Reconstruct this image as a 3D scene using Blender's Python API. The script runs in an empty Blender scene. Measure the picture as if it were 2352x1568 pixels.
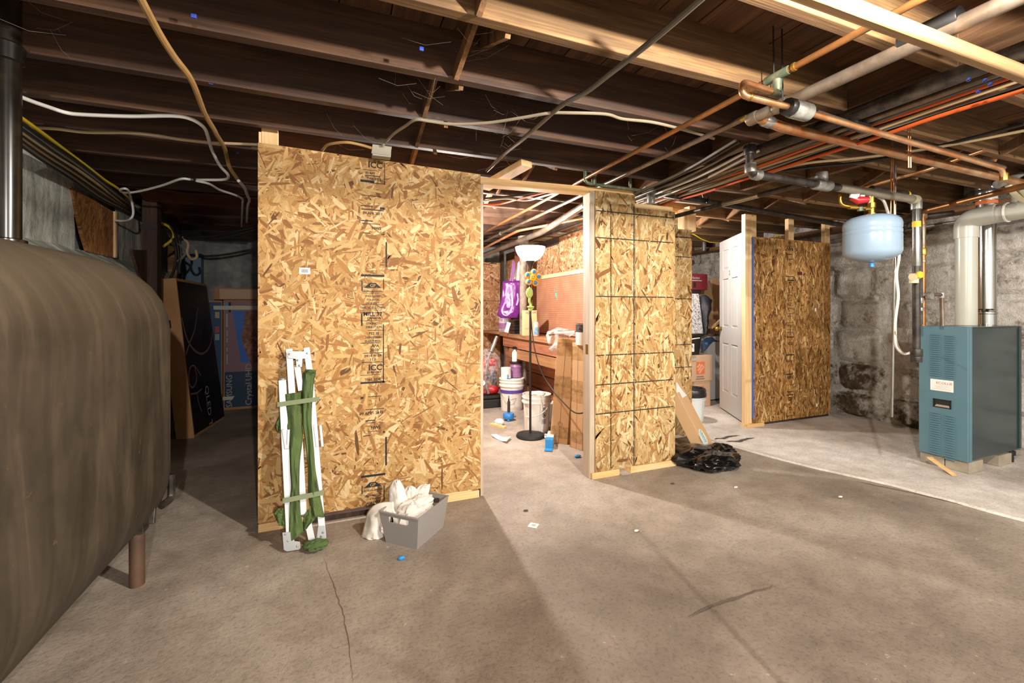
import bpy, math, random
from mathutils import Vector, Matrix, noise
random.seed(11)
sc = bpy.context.scene
COL = sc.collection
V = Vector

# ------------------------------------------------------------------ camera
FPX, CX, HZ, ANG, CAMH = 1005.0, 1176.0, 712.0, math.radians(21.6), 1.22
cam_d = bpy.data.cameras.new('camera'); cam = bpy.data.objects.new('camera', cam_d); COL.objects.link(cam)
cam.location = (0, 0, CAMH); cam.rotation_euler = (math.pi/2, 0, -ANG)
cam_d.sensor_width = 36; cam_d.lens = FPX/2352*36; cam_d.shift_y = -(784-HZ)/2352
cam_d.clip_start = 0.02; cam_d.clip_end = 60
sc.camera = cam

# ------------------------------------------------------------------ light and exposure
w = bpy.data.worlds.new('world'); sc.world = w; w.use_nodes = True
w.node_tree.nodes['Background'].inputs[0].default_value = (1.0, 0.96, 0.91, 1)
w.node_tree.nodes['Background'].inputs[1].default_value = 0.6
sc.view_settings.view_transform = 'Standard'; sc.view_settings.look = 'None'
sc.view_settings.gamma = 1; sc.view_settings.use_curve_mapping = False
sc.view_settings.exposure = 1.15

def lamp(name, loc, power, col, r=0.035):
    d = bpy.data.lights.new(name, 'POINT'); d.energy = power; d.color = col; d.shadow_soft_size = r
    o = bpy.data.objects.new(name, d); o.location = loc; COL.objects.link(o); return o
lamp('bulb_light_front', (1.22, 0.37, 2.09), 130, (1.0, 0.94, 0.85), .03)
lamp('bulb_light_rear', (0.56, -2.95, 2.08), 235, (1.0, 0.94, 0.87))
lamp('fill_light_right', (3.3, -2.0, 2.05), 155, (1.0, 0.95, 0.88))  # added fill with no known source, brightens the stone wall
lamp('bulb_light_workshop', (0.98, 4.08, 1.97), 105, (1.0, 0.94, 0.89))
lamp('bulb_light_storage', (3.08, 3.78, 1.96), 50, (1.0, 0.94, 0.90))

# ------------------------------------------------------------------ helpers
Fv = V((math.sin(ANG), math.cos(ANG), 0)); Rv = V((math.cos(ANG), -math.sin(ANG), 0)); EYE = V((0, 0, CAMH))
def P(x, y, z=None, X=None, Y=None, d=None, pl=None):
    """world point that a measured photo pixel hits on a plane of the room"""
    r = Fv + Rv*((x-CX)/FPX) + V((0, 0, (HZ-y)/FPX))
    if z is not None: t = (z-CAMH)/r.z
    elif X is not None: t = X/r.x
    elif Y is not None: t = Y/r.y
    elif pl is not None:
        n = V(pl[:3]); t = (pl[3]-n.dot(EYE))/n.dot(r)
    else: t = d
    return EYE + r*t

def lin(h):
    h = h.lstrip('#'); o = []
    for i in (0, 2, 4):
        c = int(h[i:i+2], 16)/255
        o.append(c/12.92 if c <= .04045 else ((c+.055)/1.055)**2.4)
    return (*o, 1.0)

class M:
    def __init__(s): s.v = []; s.f = []
    def add(s, vs, fs):
        b = len(s.v); s.v += [V(p) for p in vs]; s.f += [tuple(b+i for i in f) for f in fs]; return s
    def box(s, x0, x1, y0, y1, z0, z1):
        return s.add([(x0,y0,z0),(x1,y0,z0),(x1,y1,z0),(x0,y1,z0),(x0,y0,z1),(x1,y0,z1),(x1,y1,z1),(x0,y1,z1)],
            [(3,2,1,0),(4,5,6,7),(0,1,5,4),(1,2,6,5),(2,3,7,6),(3,0,4,7)])
    def obb(s, c, ax, ay, az, hx, hy, hz):
        c = V(c); ax = V(ax).normalized()*hx; ay = V(ay).normalized()*hy; az = V(az).normalized()*hz
        vs = [c+sx*ax+sy*ay+sz*az for sz in (-1,1) for sx, sy in ((-1,-1),(1,-1),(1,1),(-1,1))]
        return s.add(vs, [(3,2,1,0),(4,5,6,7),(0,1,5,4),(1,2,6,5),(2,3,7,6),(3,0,4,7)])
    def beam(s, p0, p1, wd, ht, up=(0,0,1)):
        p0 = V(p0); p1 = V(p1); a = (p1-p0).normalized(); u = V(up); side = a.cross(u)
        if side.length < 1e-4: side = a.cross(V((0,1,0)))
        side.normalize(); u = side.cross(a).normalized()
        return s.obb((p0+p1)/2, a, side, u, (p1-p0).length/2, wd/2, ht/2)
    def hexa(s, p):      # 8 corners: bottom 4 then top 4, same winding
        return s.add(p, [(3,2,1,0),(4,5,6,7),(0,1,5,4),(1,2,6,5),(2,3,7,6),(3,0,4,7)])
    def tube(s, pts, r, n=10, cap=True):
        pts = [V(p) for p in pts]; q = [pts[0]]
        for p in pts[1:]:
            if (p-q[-1]).length > 1e-5: q.append(p)
        pts = q; L = len(pts)
        rr = r if isinstance(r, (list, tuple)) else [r]*L
        T0 = (pts[1]-pts[0]).normalized(); up = V((0,0,1)) if abs(T0.z) < .9 else V((1,0,0))
        N = (up - T0*up.dot(T0)).normalized(); vs = []; 
        for i in range(L):
            T = (pts[min(i+1,L-1)]-pts[max(i-1,0)]).normalized()
            N = (N - T*N.dot(T)).normalized(); B = T.cross(N)
            for k in range(n):
                a = 2*math.pi*k/n; vs.append(pts[i] + (N*math.cos(a)+B*math.sin(a))*rr[i])
        fs = [(i*n+k, i*n+(k+1)%n, (i+1)*n+(k+1)%n, (i+1)*n+k) for i in range(L-1) for k in range(n)]
        if cap: fs += [tuple(range(n-1,-1,-1)), tuple((L-1)*n+k for k in range(n))]
        return s.add(vs, fs)
    def lathe(s, prof, c, n=24, ax=(0,0,1)):
        c = V(c); A = V(ax).normalized(); U = A.orthogonal().normalized(); W = A.cross(U); vs = []
        for r, h in prof:
            for k in range(n):
                a = 2*math.pi*k/n; vs.append(c + A*h + (U*math.cos(a)+W*math.sin(a))*max(r,1e-4))
        L = len(prof)
        fs = [(i*n+k, i*n+(k+1)%n, (i+1)*n+(k+1)%n, (i+1)*n+k) for i in range(L-1) for k in range(n)]
        return s.add(vs, fs)
    def grid(s, fn, nu, nv):
        vs = [fn(i/nu, j/nv) for j in range(nv+1) for i in range(nu+1)]
        fs = [(j*(nu+1)+i, j*(nu+1)+i+1, (j+1)*(nu+1)+i+1, (j+1)*(nu+1)+i) for j in range(nv) for i in range(nu)]
        return s.add(vs, fs)
    def prism(s, poly, ext):      # planar polygon extruded by a vector
        n = len(poly); poly = [V(p) for p in poly]; e = V(ext)
        return s.add(poly+[p+e for p in poly], [tuple(range(n-1,-1,-1)), tuple(range(n,2*n))] +
                     [(i,(i+1)%n,n+(i+1)%n,n+i) for i in range(n)])
    def poly(s, pts): return s.add(pts, [tuple(range(len(pts)))])
    def blob(s, c, rad, amp, fr, seed=0, n=28, m=18, zmin=None, ridge=True):
        c = V(c); vs = []
        for j in range(m+1):
            th = math.pi*j/m
            for i in range(n):
                ph = 2*math.pi*i/n
                d = V((math.sin(th)*math.cos(ph), math.sin(th)*math.sin(ph), math.cos(th)))
                q = d*fr + V((seed*3.1, seed*1.7, seed*.9))
                h = noise.noise(q)*.6 + (1-2*abs(noise.noise(q*1.9)) if ridge else noise.noise(q*2))*.4
                p = c + V((d.x*rad[0], d.y*rad[1], d.z*rad[2]))*(1+amp*h)
                if zmin is not None and p.z < zmin: p.z = zmin
                vs.append(p)
        return s.add(vs, [(j*n+i, (j+1)*n+i, (j+1)*n+(i+1)%n, j*n+(i+1)%n) for j in range(m) for i in range(n)])
    def text(s, body, size, o, right, up, align='LEFT', bold=0.0):
        cu = bpy.data.curves.new('t', 'FONT'); cu.body = body; cu.size = size; cu.align_x = align; cu.resolution_u = 2; cu.offset = bold*size
        ob = bpy.data.objects.new('t', cu); COL.objects.link(ob)
        dg = bpy.context.evaluated_depsgraph_get(); me = ob.evaluated_get(dg).to_mesh()
        R = V(right).normalized(); U = V(up).normalized(); o = V(o)
        s.add([o+R*v.co.x+U*v.co.y for v in me.vertices], [tuple(p.vertices) for p in me.polygons])
        ob.evaluated_get(dg).to_mesh_clear(); bpy.data.objects.remove(ob); bpy.data.curves.remove(cu); return s
    def quad(s, o, right, up, x0, x1, y0, y1):
        R = V(right).normalized(); U = V(up).normalized(); o = V(o)
        return s.poly([o+R*x0+U*y0, o+R*x1+U*y0, o+R*x1+U*y1, o+R*x0+U*y1])

def tag(o, label=None, cat=None, group=None, kind=None):
    if label: o['label'] = label
    if cat: o['category'] = cat
    if group: o['group'] = group
    if kind: o['kind'] = kind
    return o
def T(name, label, cat, loc, group=None):
    o = bpy.data.objects.new(name, None); o.empty_display_size = .1; COL.objects.link(o); o.location = loc
    return tag(o, label, cat, group)
def S(name):
    o = bpy.data.objects.new(name, None); COL.objects.link(o); o['kind'] = 'structure'; return o
def O(name, m, mt, parent=None, label=None, cat=None, group=None, kind=None, bev=0, smooth=True, solid=0, sub=0):
    me = bpy.data.meshes.new(name); loc = V((0,0,0))
    if parent is None and kind != 'structure':
        xs = [p.x for p in m.v]; ys = [p.y for p in m.v]; zs = [p.z for p in m.v]
        loc = V(((min(xs)+max(xs))/2, (min(ys)+max(ys))/2, min(zs)))
    me.from_pydata([p-loc for p in m.v], [], m.f); me.materials.append(mt)
    if smooth:
        me.polygons.foreach_set('use_smooth', [True]*len(me.polygons)); me.set_sharp_from_angle(angle=math.radians(38))
    me.update()
    o = bpy.data.objects.new(name, me); COL.objects.link(o); o.location = loc
    if parent is not None:
        o.parent = parent
        if parent.type == 'EMPTY' or parent.location.length > 0: o.matrix_parent_inverse = Matrix.Translation(-parent.location)
    if sub:
        md = o.modifiers.new('sub', 'SUBSURF'); md.levels = md.render_levels = sub
    if solid:
        md = o.modifiers.new('solid', 'SOLIDIFY'); md.thickness = solid; md.offset = 0
    if bev:
        md = o.modifiers.new('bevel', 'BEVEL'); md.width = bev; md.segments = 2; md.limit_method = 'ANGLE'; md.angle_limit = math.radians(40)
    return tag(o, label, cat, group, kind)
def dup(o, loc, parent=None, rot=None):
    c = o.copy(); COL.objects.link(c); c.location = loc
    if rot is not None: c.rotation_euler = rot
    if parent is not None: c.parent = parent
    return c

def smoothpath(pts, k=6):
    pts = [V(p) for p in pts]; out = []
    for i in range(len(pts)-1):
        a, b = pts[i], pts[i+1]; p0 = pts[i-1] if i else a*2-b; p3 = pts[i+2] if i+2 < len(pts) else b*2-a
        for j in range(k):
            t = j/k
            out.append(.5*((2*a)+(b-p0)*t+(2*p0-5*a+4*b-p3)*t*t+(3*a-p0-3*b+p3)*t**3))
    return out+[pts[-1]]
def fillet(pts, r, k=5):
    pts = [V(p) for p in pts]; out = [pts[0]]
    for i in range(1, len(pts)-1):
        a, b, c = pts[i-1], pts[i], pts[i+1]
        rr = min(r, (a-b).length*.49, (c-b).length*.49)
        s_, e_ = b+(a-b).normalized()*rr, b+(c-b).normalized()*rr
        for j in range(k+1):
            t = j/k; out.append(s_*(1-t)**2 + b*2*t*(1-t) + e_*t*t)
    return out+[pts[-1]]

# ------------------------------------------------------------------ materials
class NT:
    def __init__(s, name):
        s.m = bpy.data.materials.new(name); s.m.use_nodes = True; s.t = s.m.node_tree; s.n = s.t.nodes
        s.b = s.n['Principled BSDF']; s.out = s.n['Material Output']
    def new(s, typ, **k):
        x = s.n.new('ShaderNode'+typ)
        for a, b in k.items(): setattr(x, a, b)
        return x
    def L(s, a, b): s.t.links.new(a, b)
    def set(s, sock, v):
        if hasattr(v, 'is_linked') or isinstance(v, bpy.types.NodeSocket): s.L(v, sock)
        else: sock.default_value = v
    def obj(s): return s.new('TexCoord').outputs['Object']
    def map(s, vec, sc_=(1,1,1), rot=(0,0,0), loc=(0,0,0)):
        x = s.new('Mapping'); s.L(vec, x.inputs[0]); x.inputs[1].default_value = loc; x.inputs[2].default_value = rot; x.inputs[3].default_value = sc_; return x.outputs[0]
    def noise(s, vec, scale, detail=4, rough=.55, dist=0):
        x = s.new('TexNoise'); s.L(vec, x.inputs['Vector']); x.inputs['Scale'].default_value = scale; x.inputs['Detail'].default_value = detail
        x.inputs['Roughness'].default_value = rough; x.inputs['Distortion'].default_value = dist; return x.outputs[0]
    def ramp(s, fac, stops, interp='LINEAR'):
        x = s.new('ValToRGB'); s.L(fac, x.inputs[0]); e = x.color_ramp.elements; x.color_ramp.interpolation = interp
        while len(e) < len(stops): e.new(.5)
        for i, (p, c) in enumerate(stops): e[i].position = p; e[i].color = lin(c) if isinstance(c, str) else (c,c,c,1)
        return x.outputs[0]
    def mix(s, fac, a, b, mode='MIX'):
        x = s.new('Mix', data_type='RGBA', blend_type=mode); s.set(x.inputs[0], fac); s.set(x.inputs[6], a); s.set(x.inputs[7], b); return x.outputs[2]
    def math(s, op, a, b=0.0):
        x = s.new('Math', operation=op); s.set(x.inputs[0], a); s.set(x.inputs[1], b); return x.outputs[0]
    def bump(s, h, strength=.3, dist=.01):
        x = s.new('Bump'); s.L(h, x.inputs['Height']); x.inputs['Strength'].default_value = strength; x.inputs['Distance'].default_value = dist
        s.L(x.outputs[0], s.b.inputs['Normal'])
    def fin(s, col=None, rough=None, metal=None, spec=None):
        if col is not None: s.set(s.b.inputs['Base Color'], col)
        if rough is not None: s.set(s.b.inputs['Roughness'], rough)
        if metal is not None: s.b.inputs['Metallic'].default_value = metal
        if spec is not None: s.b.inputs['Specular IOR Level'].default_value = spec
        return s.m

def wood(name, dark, mid, light, axis='X', rough=.75, vary=.35, fine=1.0, bump=.25):
    k = NT(name); v = k.obj(); rnd = k.new('ObjectInfo').outputs['Random']
    a = {'X': (.7,11,11), 'Y': (11,.7,11), 'Z': (11,11,.7)}[axis]
    n1 = k.noise(k.map(v, a), 1.6*fine, 7, .62, .6)
    a2 = {'X': (2,90,90), 'Y': (90,2,90), 'Z': (90,90,2)}[axis]
    n2 = k.noise(k.map(v, a2), 1.5, 3, .6)
    n3 = k.noise(v, 2.3, 3)
    f = k.math('ADD', k.math('MULTIPLY', n1, .62), k.math('ADD', k.math('MULTIPLY', n2, .22), k.math('MULTIPLY', n3, .16)))
    c = k.ramp(f, [(.34, dark), (.5, mid), (.66, light)])
    val = k.math('ADD', k.math('MULTIPLY', rnd, vary), 1-vary*.5)
    hs = k.new('HueSaturation'); k.L(c, hs.inputs['Color']); k.L(val, hs.inputs['Value'])
    k.bump(k.math('ADD', n2, n1), bump, .004)
    return k.fin(hs.outputs[0], rough)

def osb(name, plane='XZ', pal=None, vert=.0, scale=1.0, dirt=.25):
    pal = pal or ['#84572b', '#b07e45', '#c89a5e', '#d8b378', '#ecd4a4']
    k = NT(name); v = k.obj(); sp = k.new('SeparateXYZ'); k.L(v, sp.inputs[0]); cb = k.new('CombineXYZ')
    k.L(sp.outputs[0 if plane[0] == 'X' else 1], cb.inputs[0]); k.L(sp.outputs[2], cb.inputs[1])
    vec = cb.outputs[0]
    dn = k.new('TexNoise'); k.L(vec, dn.inputs['Vector']); dn.inputs['Scale'].default_value = 30; dn.inputs['Detail'].default_value = 3
    off = k.new('VectorMath', operation='SCALE'); sub = k.new('VectorMath', operation='SUBTRACT')
    k.L(dn.outputs['Color'], sub.inputs[0]); sub.inputs[1].default_value = (.5,.5,.5); k.L(sub.outputs[0], off.inputs[0]); off.inputs['Scale'].default_value = .02
    ad = k.new('VectorMath', operation='ADD'); k.L(vec, ad.inputs[0]); k.L(off.outputs[0], ad.inputs[1]); vec = ad.outputs[0]
    wn = k.new('TexNoise'); k.L(cb.outputs[0], wn.inputs['Vector']); wn.inputs['Scale'].default_value = 3.2; wn.inputs['Detail'].default_value = 2
    w0 = k.new('VectorMath', operation='SUBTRACT'); k.L(wn.outputs['Color'], w0.inputs[0]); w0.inputs[1].default_value = (.5,.5,.5)
    col = None; hgt = None
    rs = random.Random(hash(name) % 1000 if False else len(name)*7)
    angs = [.2, 1.35, -.55, .8, -1.15, 1.75, 2.4, 1.1]
    for i, a in enumerate(angs):
        if vert: a = 1.57 + (a-1.57)*(1-vert) if i % 2 else 1.57+(rs.random()-.5)*.7*(1-vert*.5)
        ln = (7.5 + 2.5*(i % 3))/scale; wd = (34 + 12*((i*2) % 3))/scale
        w1 = k.new('VectorMath', operation='SCALE'); k.L(w0.outputs[0], w1.inputs[0]); w1.inputs['Scale'].default_value = .05*(1 if i % 2 else -1)*(1+i*.15)
        w2 = k.new('VectorMath', operation='ADD'); k.L(vec, w2.inputs[0]); k.L(w1.outputs[0], w2.inputs[1])
        rv = k.new('Mapping', vector_type='POINT'); k.L(w2.outputs[0], rv.inputs[0]); rv.inputs[2].default_value = (0,0,-a); rv.inputs[1].default_value = (i*3.7, i*1.9, 0)
        mp = k.map(rv.outputs[0], (ln, wd, 1))
        vo = k.new('TexVoronoi', voronoi_dimensions='2D'); k.L(mp, vo.inputs['Vector']); vo.inputs['Scale'].default_value = 1; vo.inputs['Randomness'].default_value = 1
        ss = k.new('SeparateColor'); k.L(vo.outputs['Color'], ss.inputs[0])
        grain = k.noise(k.map(mp, (.35, 2.2, 1)), 2.4, 3, .6)
        tone = k.math('ADD', k.math('MULTIPLY', ss.outputs[0], .74), k.math('MULTIPLY', grain, .30))
        c = k.ramp(tone, [(.06, pal[0]), (.26, pal[1]), (.48, pal[2]), (.72, pal[3]), (.98, pal[4])])
        if col is None: col = c; hgt = ss.outputs[2]
        else:
            msk = k.math('GREATER_THAN', ss.outputs[1], .56)
            col = k.mix(msk, col, c)
            mh = k.new('Mix', data_type='FLOAT'); k.L(msk, mh.inputs[0]); k.L(hgt, mh.inputs[2]); k.L(ss.outputs[2], mh.inputs[3]); hgt = mh.outputs[0]
    big = k.noise(k.obj(), 1.1, 3)
    col = k.mix(1.0, col, k.ramp(big, [(.35, 1-dirt), (.62, 1.0)]), 'MULTIPLY')
    k.bump(hgt, .22, .003)
    return k.fin(col, .72)

def plain(name, c, rough=.5, metal=0, spec=.5, var=.0, bump=0, bscale=200, dirt=None, dscale=6):
    k = NT(name); col = lin(c)
    v = k.obj()
    if dirt: col = k.mix(k.ramp(k.noise(v, dscale, 6, .62), [(.42, 0.0), (.68, 1.0)]), col, lin(dirt))
    if var: 
        n = k.noise(v, 9, 5); col = k.mix(1.0, col, k.ramp(n, [(.3, 1-var), (.7, 1.0)]), 'MULTIPLY')
    if bump: k.bump(k.noise(v, bscale, 4), bump, .003)
    return k.fin(col, rough, metal, spec)
def ink(name, c, wear=.47, sc_=70):
    k = NT(name); n = k.noise(k.obj(), sc_, 4, .7)
    f = k.ramp(n, [(wear-.04, 0.0), (wear+.05, 1.0)])
    k.fin(lin(c), .7); tr = k.new('BsdfTransparent'); mx = k.new('MixShader')
    k.L(f, mx.inputs[0]); k.L(tr.outputs[0], mx.inputs[1]); k.L(k.b.outputs[0], mx.inputs[2]); k.L(mx.outputs[0], k.out.inputs[0]); return k.m
def film(name, c, alpha, rough=.15):
    k = NT(name); k.fin(lin(c), rough, 0, .6); tr = k.new('BsdfTransparent'); mx = k.new('MixShader')
    n = k.noise(k.obj(), 26, 4, .6); f = k.ramp(n, [(.35, max(0, alpha-.18)), (.7, min(1, alpha+.25))])
    k.L(f, mx.inputs[0]); k.L(tr.outputs[0], mx.inputs[1]); k.L(k.b.outputs[0], mx.inputs[2]); k.L(mx.outputs[0], k.out.inputs[0])
    k.bump(k.noise(k.obj(), 45, 3), .5, .01); return k.m

def flakemat():
    k = NT('strand flakes'); at = k.new('Attribute', attribute_name='flake'); uv = k.new('UVMap'); 
    g = k.noise(k.map(uv.outputs[0], (1.5, 26, 1)), 1.0, 4, .6)
    c = k.mix(1.0, at.outputs['Color'], k.ramp(g, [(.3, .74), (.62, 1.06)]), 'MULTIPLY')
    big = k.noise(k.obj(), 1.3, 3); c = k.mix(1.0, c, k.ramp(big, [(.33, .80), (.6, 1.0)]), 'MULTIPLY')
    k.bump(g, .25, .002); return k.fin(c, .68, 0, .35)
m_flake = flakemat()
PAL_TAN = [('#dcbe8c',.13),('#cca66c',.25),('#bb9056',.28),('#a57540',.20),('#8f6033',.08),('#6c4726',.02)]
PAL_LT = [('#dcc596',.18),('#cbab74',.29),('#ba945c',.27),('#a67c46',.15),('#88592d',.08),('#633f1e',.03)]
PAL_BR = [('#d8b57e',.10),('#c1955a',.22),('#aa7a40',.28),('#8c5e2c',.22),('#6f461e',.13),('#52310f',.05)]
PAL_RED = [('#d2b088',.18),('#c0946a',.27),('#ad7d54',.27),('#996540',.16),('#804b2c',.09),('#5f361f',.03)]
def osb_board(o, u, v, W, H, n, parent, pal, th=.012, bias=0.0, top=None, ln=(.05,.15), wd=(.008,.028), dens=2900, seed=1, name='osb_panel'):
    """strand board: a slab whose face is built of loose overlapping strands"""
    o = V(o); u = V(u); v = V(v); n = V(n); rg = random.Random(seed); vs = []; fs = []; cols = []; uvs = []
    hi = lambda a: H if top is None else H+(top-H)*a/W
    c8 = [o, o+u*W, o+u*W-n*th, o-n*th, o+v*hi(0), o+u*W+v*hi(W), o+u*W+v*hi(W)-n*th, o+v*hi(0)-n*th]
    vs += c8; fs += [(3,2,1,0),(4,5,6,7),(0,1,5,4),(1,2,6,5),(2,3,7,6),(3,0,4,7)]
    for f in range(6): cols += [lin(pal[2][0])]*4; uvs += [(0,0),(1,0),(1,1),(0,1)]
    ws_ = [p[1] for p in pal]; lc_ = [lin(p[0]) for p in pal]
    for i in range(int(dens*W*H)):
        a, b = rg.uniform(0, W), rg.uniform(0, H); L = rg.uniform(*ln)*rg.choice((.6,.8,1,1.2)); wdt = rg.uniform(*wd)*rg.choice((.5,.8,1,1.3))
        if rg.random() < .3: wdt *= .35; L *= .7
        an = rg.uniform(0, math.pi) if rg.random() > bias else math.pi/2+rg.gauss(0, .38)
        ca, sa = math.cos(an), math.sin(an); q = []
        tt = ((-.5,-.28),(-.2,-.5),(.25,-.46),(.5,-.30),(.46,.30),(.1,.5),(-.3,.44),(-.48,.2))
        b0 = len(vs); d = .00005+.0005*rg.random(); ou, ov = rg.uniform(0, 50), rg.uniform(0, 50)
        for x, y in tt:
            x = (x+rg.uniform(-.07,.07))*L; y = (y+rg.uniform(-.16,.16))*wdt
            aa = min(max(a+x*ca-y*sa, 0), W); bb_ = min(max(b+x*sa+y*ca, 0), hi(aa)); vs.append(o+u*aa+v*bb_+n*d); uvs.append((x*9+ou, y*9+ov))
        c = rg.choices(lc_, ws_)[0]; m_ = rg.uniform(.88, 1.1); c = (c[0]*m_, c[1]*m_, c[2]*m_, 1)
        fs.append(tuple(range(b0, b0+8))); cols += [c]*8
    me = bpy.data.meshes.new(name); me.from_pydata(vs, [], fs); me.materials.append(m_flake)
    ca_ = me.color_attributes.new('flake', 'FLOAT_COLOR', 'CORNER'); ca_.data.foreach_set('color', [x for c in cols for x in c])
    ul = me.uv_layers.new(name='UVMap'); ul.data.foreach_set('uv', [x for c in uvs for x in c])
    me.update(); ob = bpy.data.objects.new(name, me); COL.objects.link(ob); ob.parent = parent
    # keep every strand facing out of the board
    return ob

JD = ('#2c1b10', '#4b3120', '#6d4a2e')
m_joist = wood('aged joist wood', '#3a2812', '#65492b', '#927045', 'X', .8, .4)
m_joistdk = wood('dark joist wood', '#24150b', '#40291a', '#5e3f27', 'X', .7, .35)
m_joistY = wood('aged girder wood', '#3a2512', '#63442a', '#8a6640', 'Y', .8, .2)
m_brid = wood('bridging wood', '#3f2914', '#6b4a2c', '#93693f', 'Z', .8, .5)
m_plankY = wood('subfloor wood', '#2f1c0f', '#553720', '#7a5433', 'Y', .8, .5)
m_pineX = wood('new pine x', '#c9995c', '#ddb67c', '#ecd2a2', 'X', .6, .15)
m_pineZ = wood('new pine z', '#c79a62', '#dcb987', '#ecd6ae', 'Z', .6, .15)
m_pineY = wood('new pine y', '#c79a62', '#dcb987', '#ecd6ae', 'Y', .6, .15)
m_paleZ = wood('pale stud', '#a08c75', '#b9a893', '#cbbda9', 'Z', .6, .1)
m_benchY = wood('bench wood', '#7a4f30', '#a2734b', '#c49a6e', 'Y', .7, .3)
m_redplank = wood('reddish plank', '#7d4a2e', '#a4694a', '#c08b68', 'Y', .75, .35)
m_darkpost = wood('dark post', '#1f140d', '#3a261a', '#523827', 'Z', .75, .3)
m_osb1 = osb('strand board tan', 'XZ')
m_osb2 = osb('strand board upright', 'XZ', ['#7a4e26', '#b08247', '#cba266', '#dab87c', '#ead09a'], .5)
m_osb3 = osb('strand board brown', 'XZ', ['#5f3814', '#8c5a26', '#aa7536', '#c18e4c', '#d3ab6c'], .82, .8, .3)
m_osbY = osb('strand board side', 'YZ', ['#87532f', '#b27a4c', '#c99566', '#dcb080', '#ecca9e'], .6)
m_osbYd = osb('strand board window', 'YZ', ['#4a2810', '#7c4a20', '#93602f', '#a8753f', '#b98950'], .3, .55)

def concrete_floor(name, c):
    k = NT(name); v = k.obj()
    n1 = k.noise(v, .9, 6, .6, .4); n2 = k.noise(v, 7, 8, .65); n3 = k.noise(v, 60, 5, .7); 
    col = k.ramp(n1, [(.34, c[0]), (.5, c[1]), (.66, c[2])])
    col = k.mix(1.0, col, k.ramp(n2, [(.3, .80), (.62, 1.06)]), 'MULTIPLY')
    col = k.mix(1.0, col, k.ramp(n3, [(.33, .70), (.5, 1.0)]), 'MULTIPLY')
    sp = k.ramp(k.noise(v, 28, 3, .6), [(.70, 0.0), (.74, 1.0)])
    col = k.mix(k.math('MULTIPLY', sp, .5), col, lin('#d9cfc2'))
    k.bump(k.math('ADD', n2, k.math('MULTIPLY', n3, .5)), .45, .012)
    return k.fin(col, k.ramp(n2, [(.3, .55), (.7, .85)]), 0, .35)
m_floor = concrete_floor('basement concrete', ('#877a6d', '#a29485', '#baad9f'))
m_slab = concrete_floor('pale slab concrete', ('#b8ac9f', '#d2c8bd', '#e4dcd3'))
def stone(name, a, b, c, thr=.5):
    k = NT(name); v = k.obj(); n1 = k.noise(v, 2.6, 7, .62, .6); n2 = k.noise(v, 16, 8, .7); n3 = k.noise(v, 60, 4, .7)
    base = k.ramp(n2, [(.32, a), (.52, b), (.7, c)])
    wht = k.ramp(k.math('ADD', k.math('MULTIPLY', n1, .7), k.math('MULTIPLY', n2, .3)), [(thr-.05, 0.0), (thr+.05, 1.0)])
    whc = k.ramp(n2, [(.3, '#c2b8ab'), (.6, '#ebe5db')])
    k.bump(k.math('ADD', k.math('MULTIPLY', n2, 1.2), n3), .95, .03)
    return k.fin(k.mix(wht, base, whc), .9, 0, .2)
m_stone = stone('whitewashed stone', '#66523f', '#94816d', '#b8a998', .42)
m_stonedk = stone('darker stone', '#453627', '#6f5c48', '#917d67', .50)  # darker, less whitewashed mix for the lowest rows toward the back
m_mortar = stone('mortar', '#6b5a49', '#96846f', '#b5a695', .45)
def parge():
    k = NT('grey green parging'); v = k.obj()
    n1 = k.noise(k.map(v, (1, 9, .8)), 1.4, 6, .6, .5); n2 = k.noise(v, 14, 6, .65)
    col = k.ramp(n1, [(.3, '#83837a'), (.48, '#b2b2a6'), (.62, '#d0d0c6')])
    col = k.mix(1.0, col, k.ramp(n2, [(.3, .7), (.6, 1.05)]), 'MULTIPLY'); k.bump(n2, .6, .02); return k.fin(col, .9, 0, .2)
m_parge = parge()
m_backwall = plain('grey block wall', '#7e7f7d', .9, var=.45, bump=.5, bscale=30, dirt='#a6a6a2', dscale=3)
def tankmat():
    k = NT('dusty tank steel'); v = k.obj()
    n1 = k.noise(k.map(v, (1.0, 5.5, 1.0)), 1.5, 7, .62, .8); n2 = k.noise(v, 22, 6, .65); n3 = k.noise(v, 1.6, 5, .6)
    col = k.ramp(n1, [(.30, '#332c24'), (.45, '#3c342a'), (.58, '#483e32'), (.72, '#5a4d3e')])
    n4 = k.noise(v, 4.5, 7, .65, .7); col = k.mix(1.0, col, k.ramp(n4, [(.32, .72), (.64, 1.15)]), 'MULTIPLY')
    geo = k.new('NewGeometry'); sp = k.new('SeparateXYZ'); k.L(geo.outputs['Normal'], sp.inputs[0])
    dust = k.math('MULTIPLY', k.ramp(sp.outputs[2], [(.15, 0.0), (.85, 1.0)]), k.ramp(n3, [(.3, .35), (.6, 1.0)]))
    col = k.mix(k.math('MULTIPLY', dust, .75), col, lin('#736552'))
    col = k.mix(k.ramp(n2, [(.66, 0.0), (.74, .5)]), col, lin('#7d5f42'))
    k.bump(n2, .08, .004); return k.fin(col, k.ramp(n1, [(.3, .5), (.7, .72)]), 0, .35)
m_tank = tankmat()
m_blackpipe = plain('black iron', '#2e2a26', .42, .3, .5, var=.4, dirt='#5a5046', dscale=14)
m_stack = plain('cast iron stack', '#1a1612', .25, .1, .6, var=.4, dirt='#2f271e', dscale=9)
m_copper = plain('aged copper', '#a8703f', .38, .75, .5, var=.35, dirt='#7a5a3c', dscale=8)
m_copbright = plain('bright copper', '#c78350', .32, .75, .5, var=.25, dirt='#d9b48a', dscale=7)
m_copgrey = plain('tarnished copper', '#7d6c5c', .35, .7, .5, var=.3, dirt='#9b8d7c', dscale=10)
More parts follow.
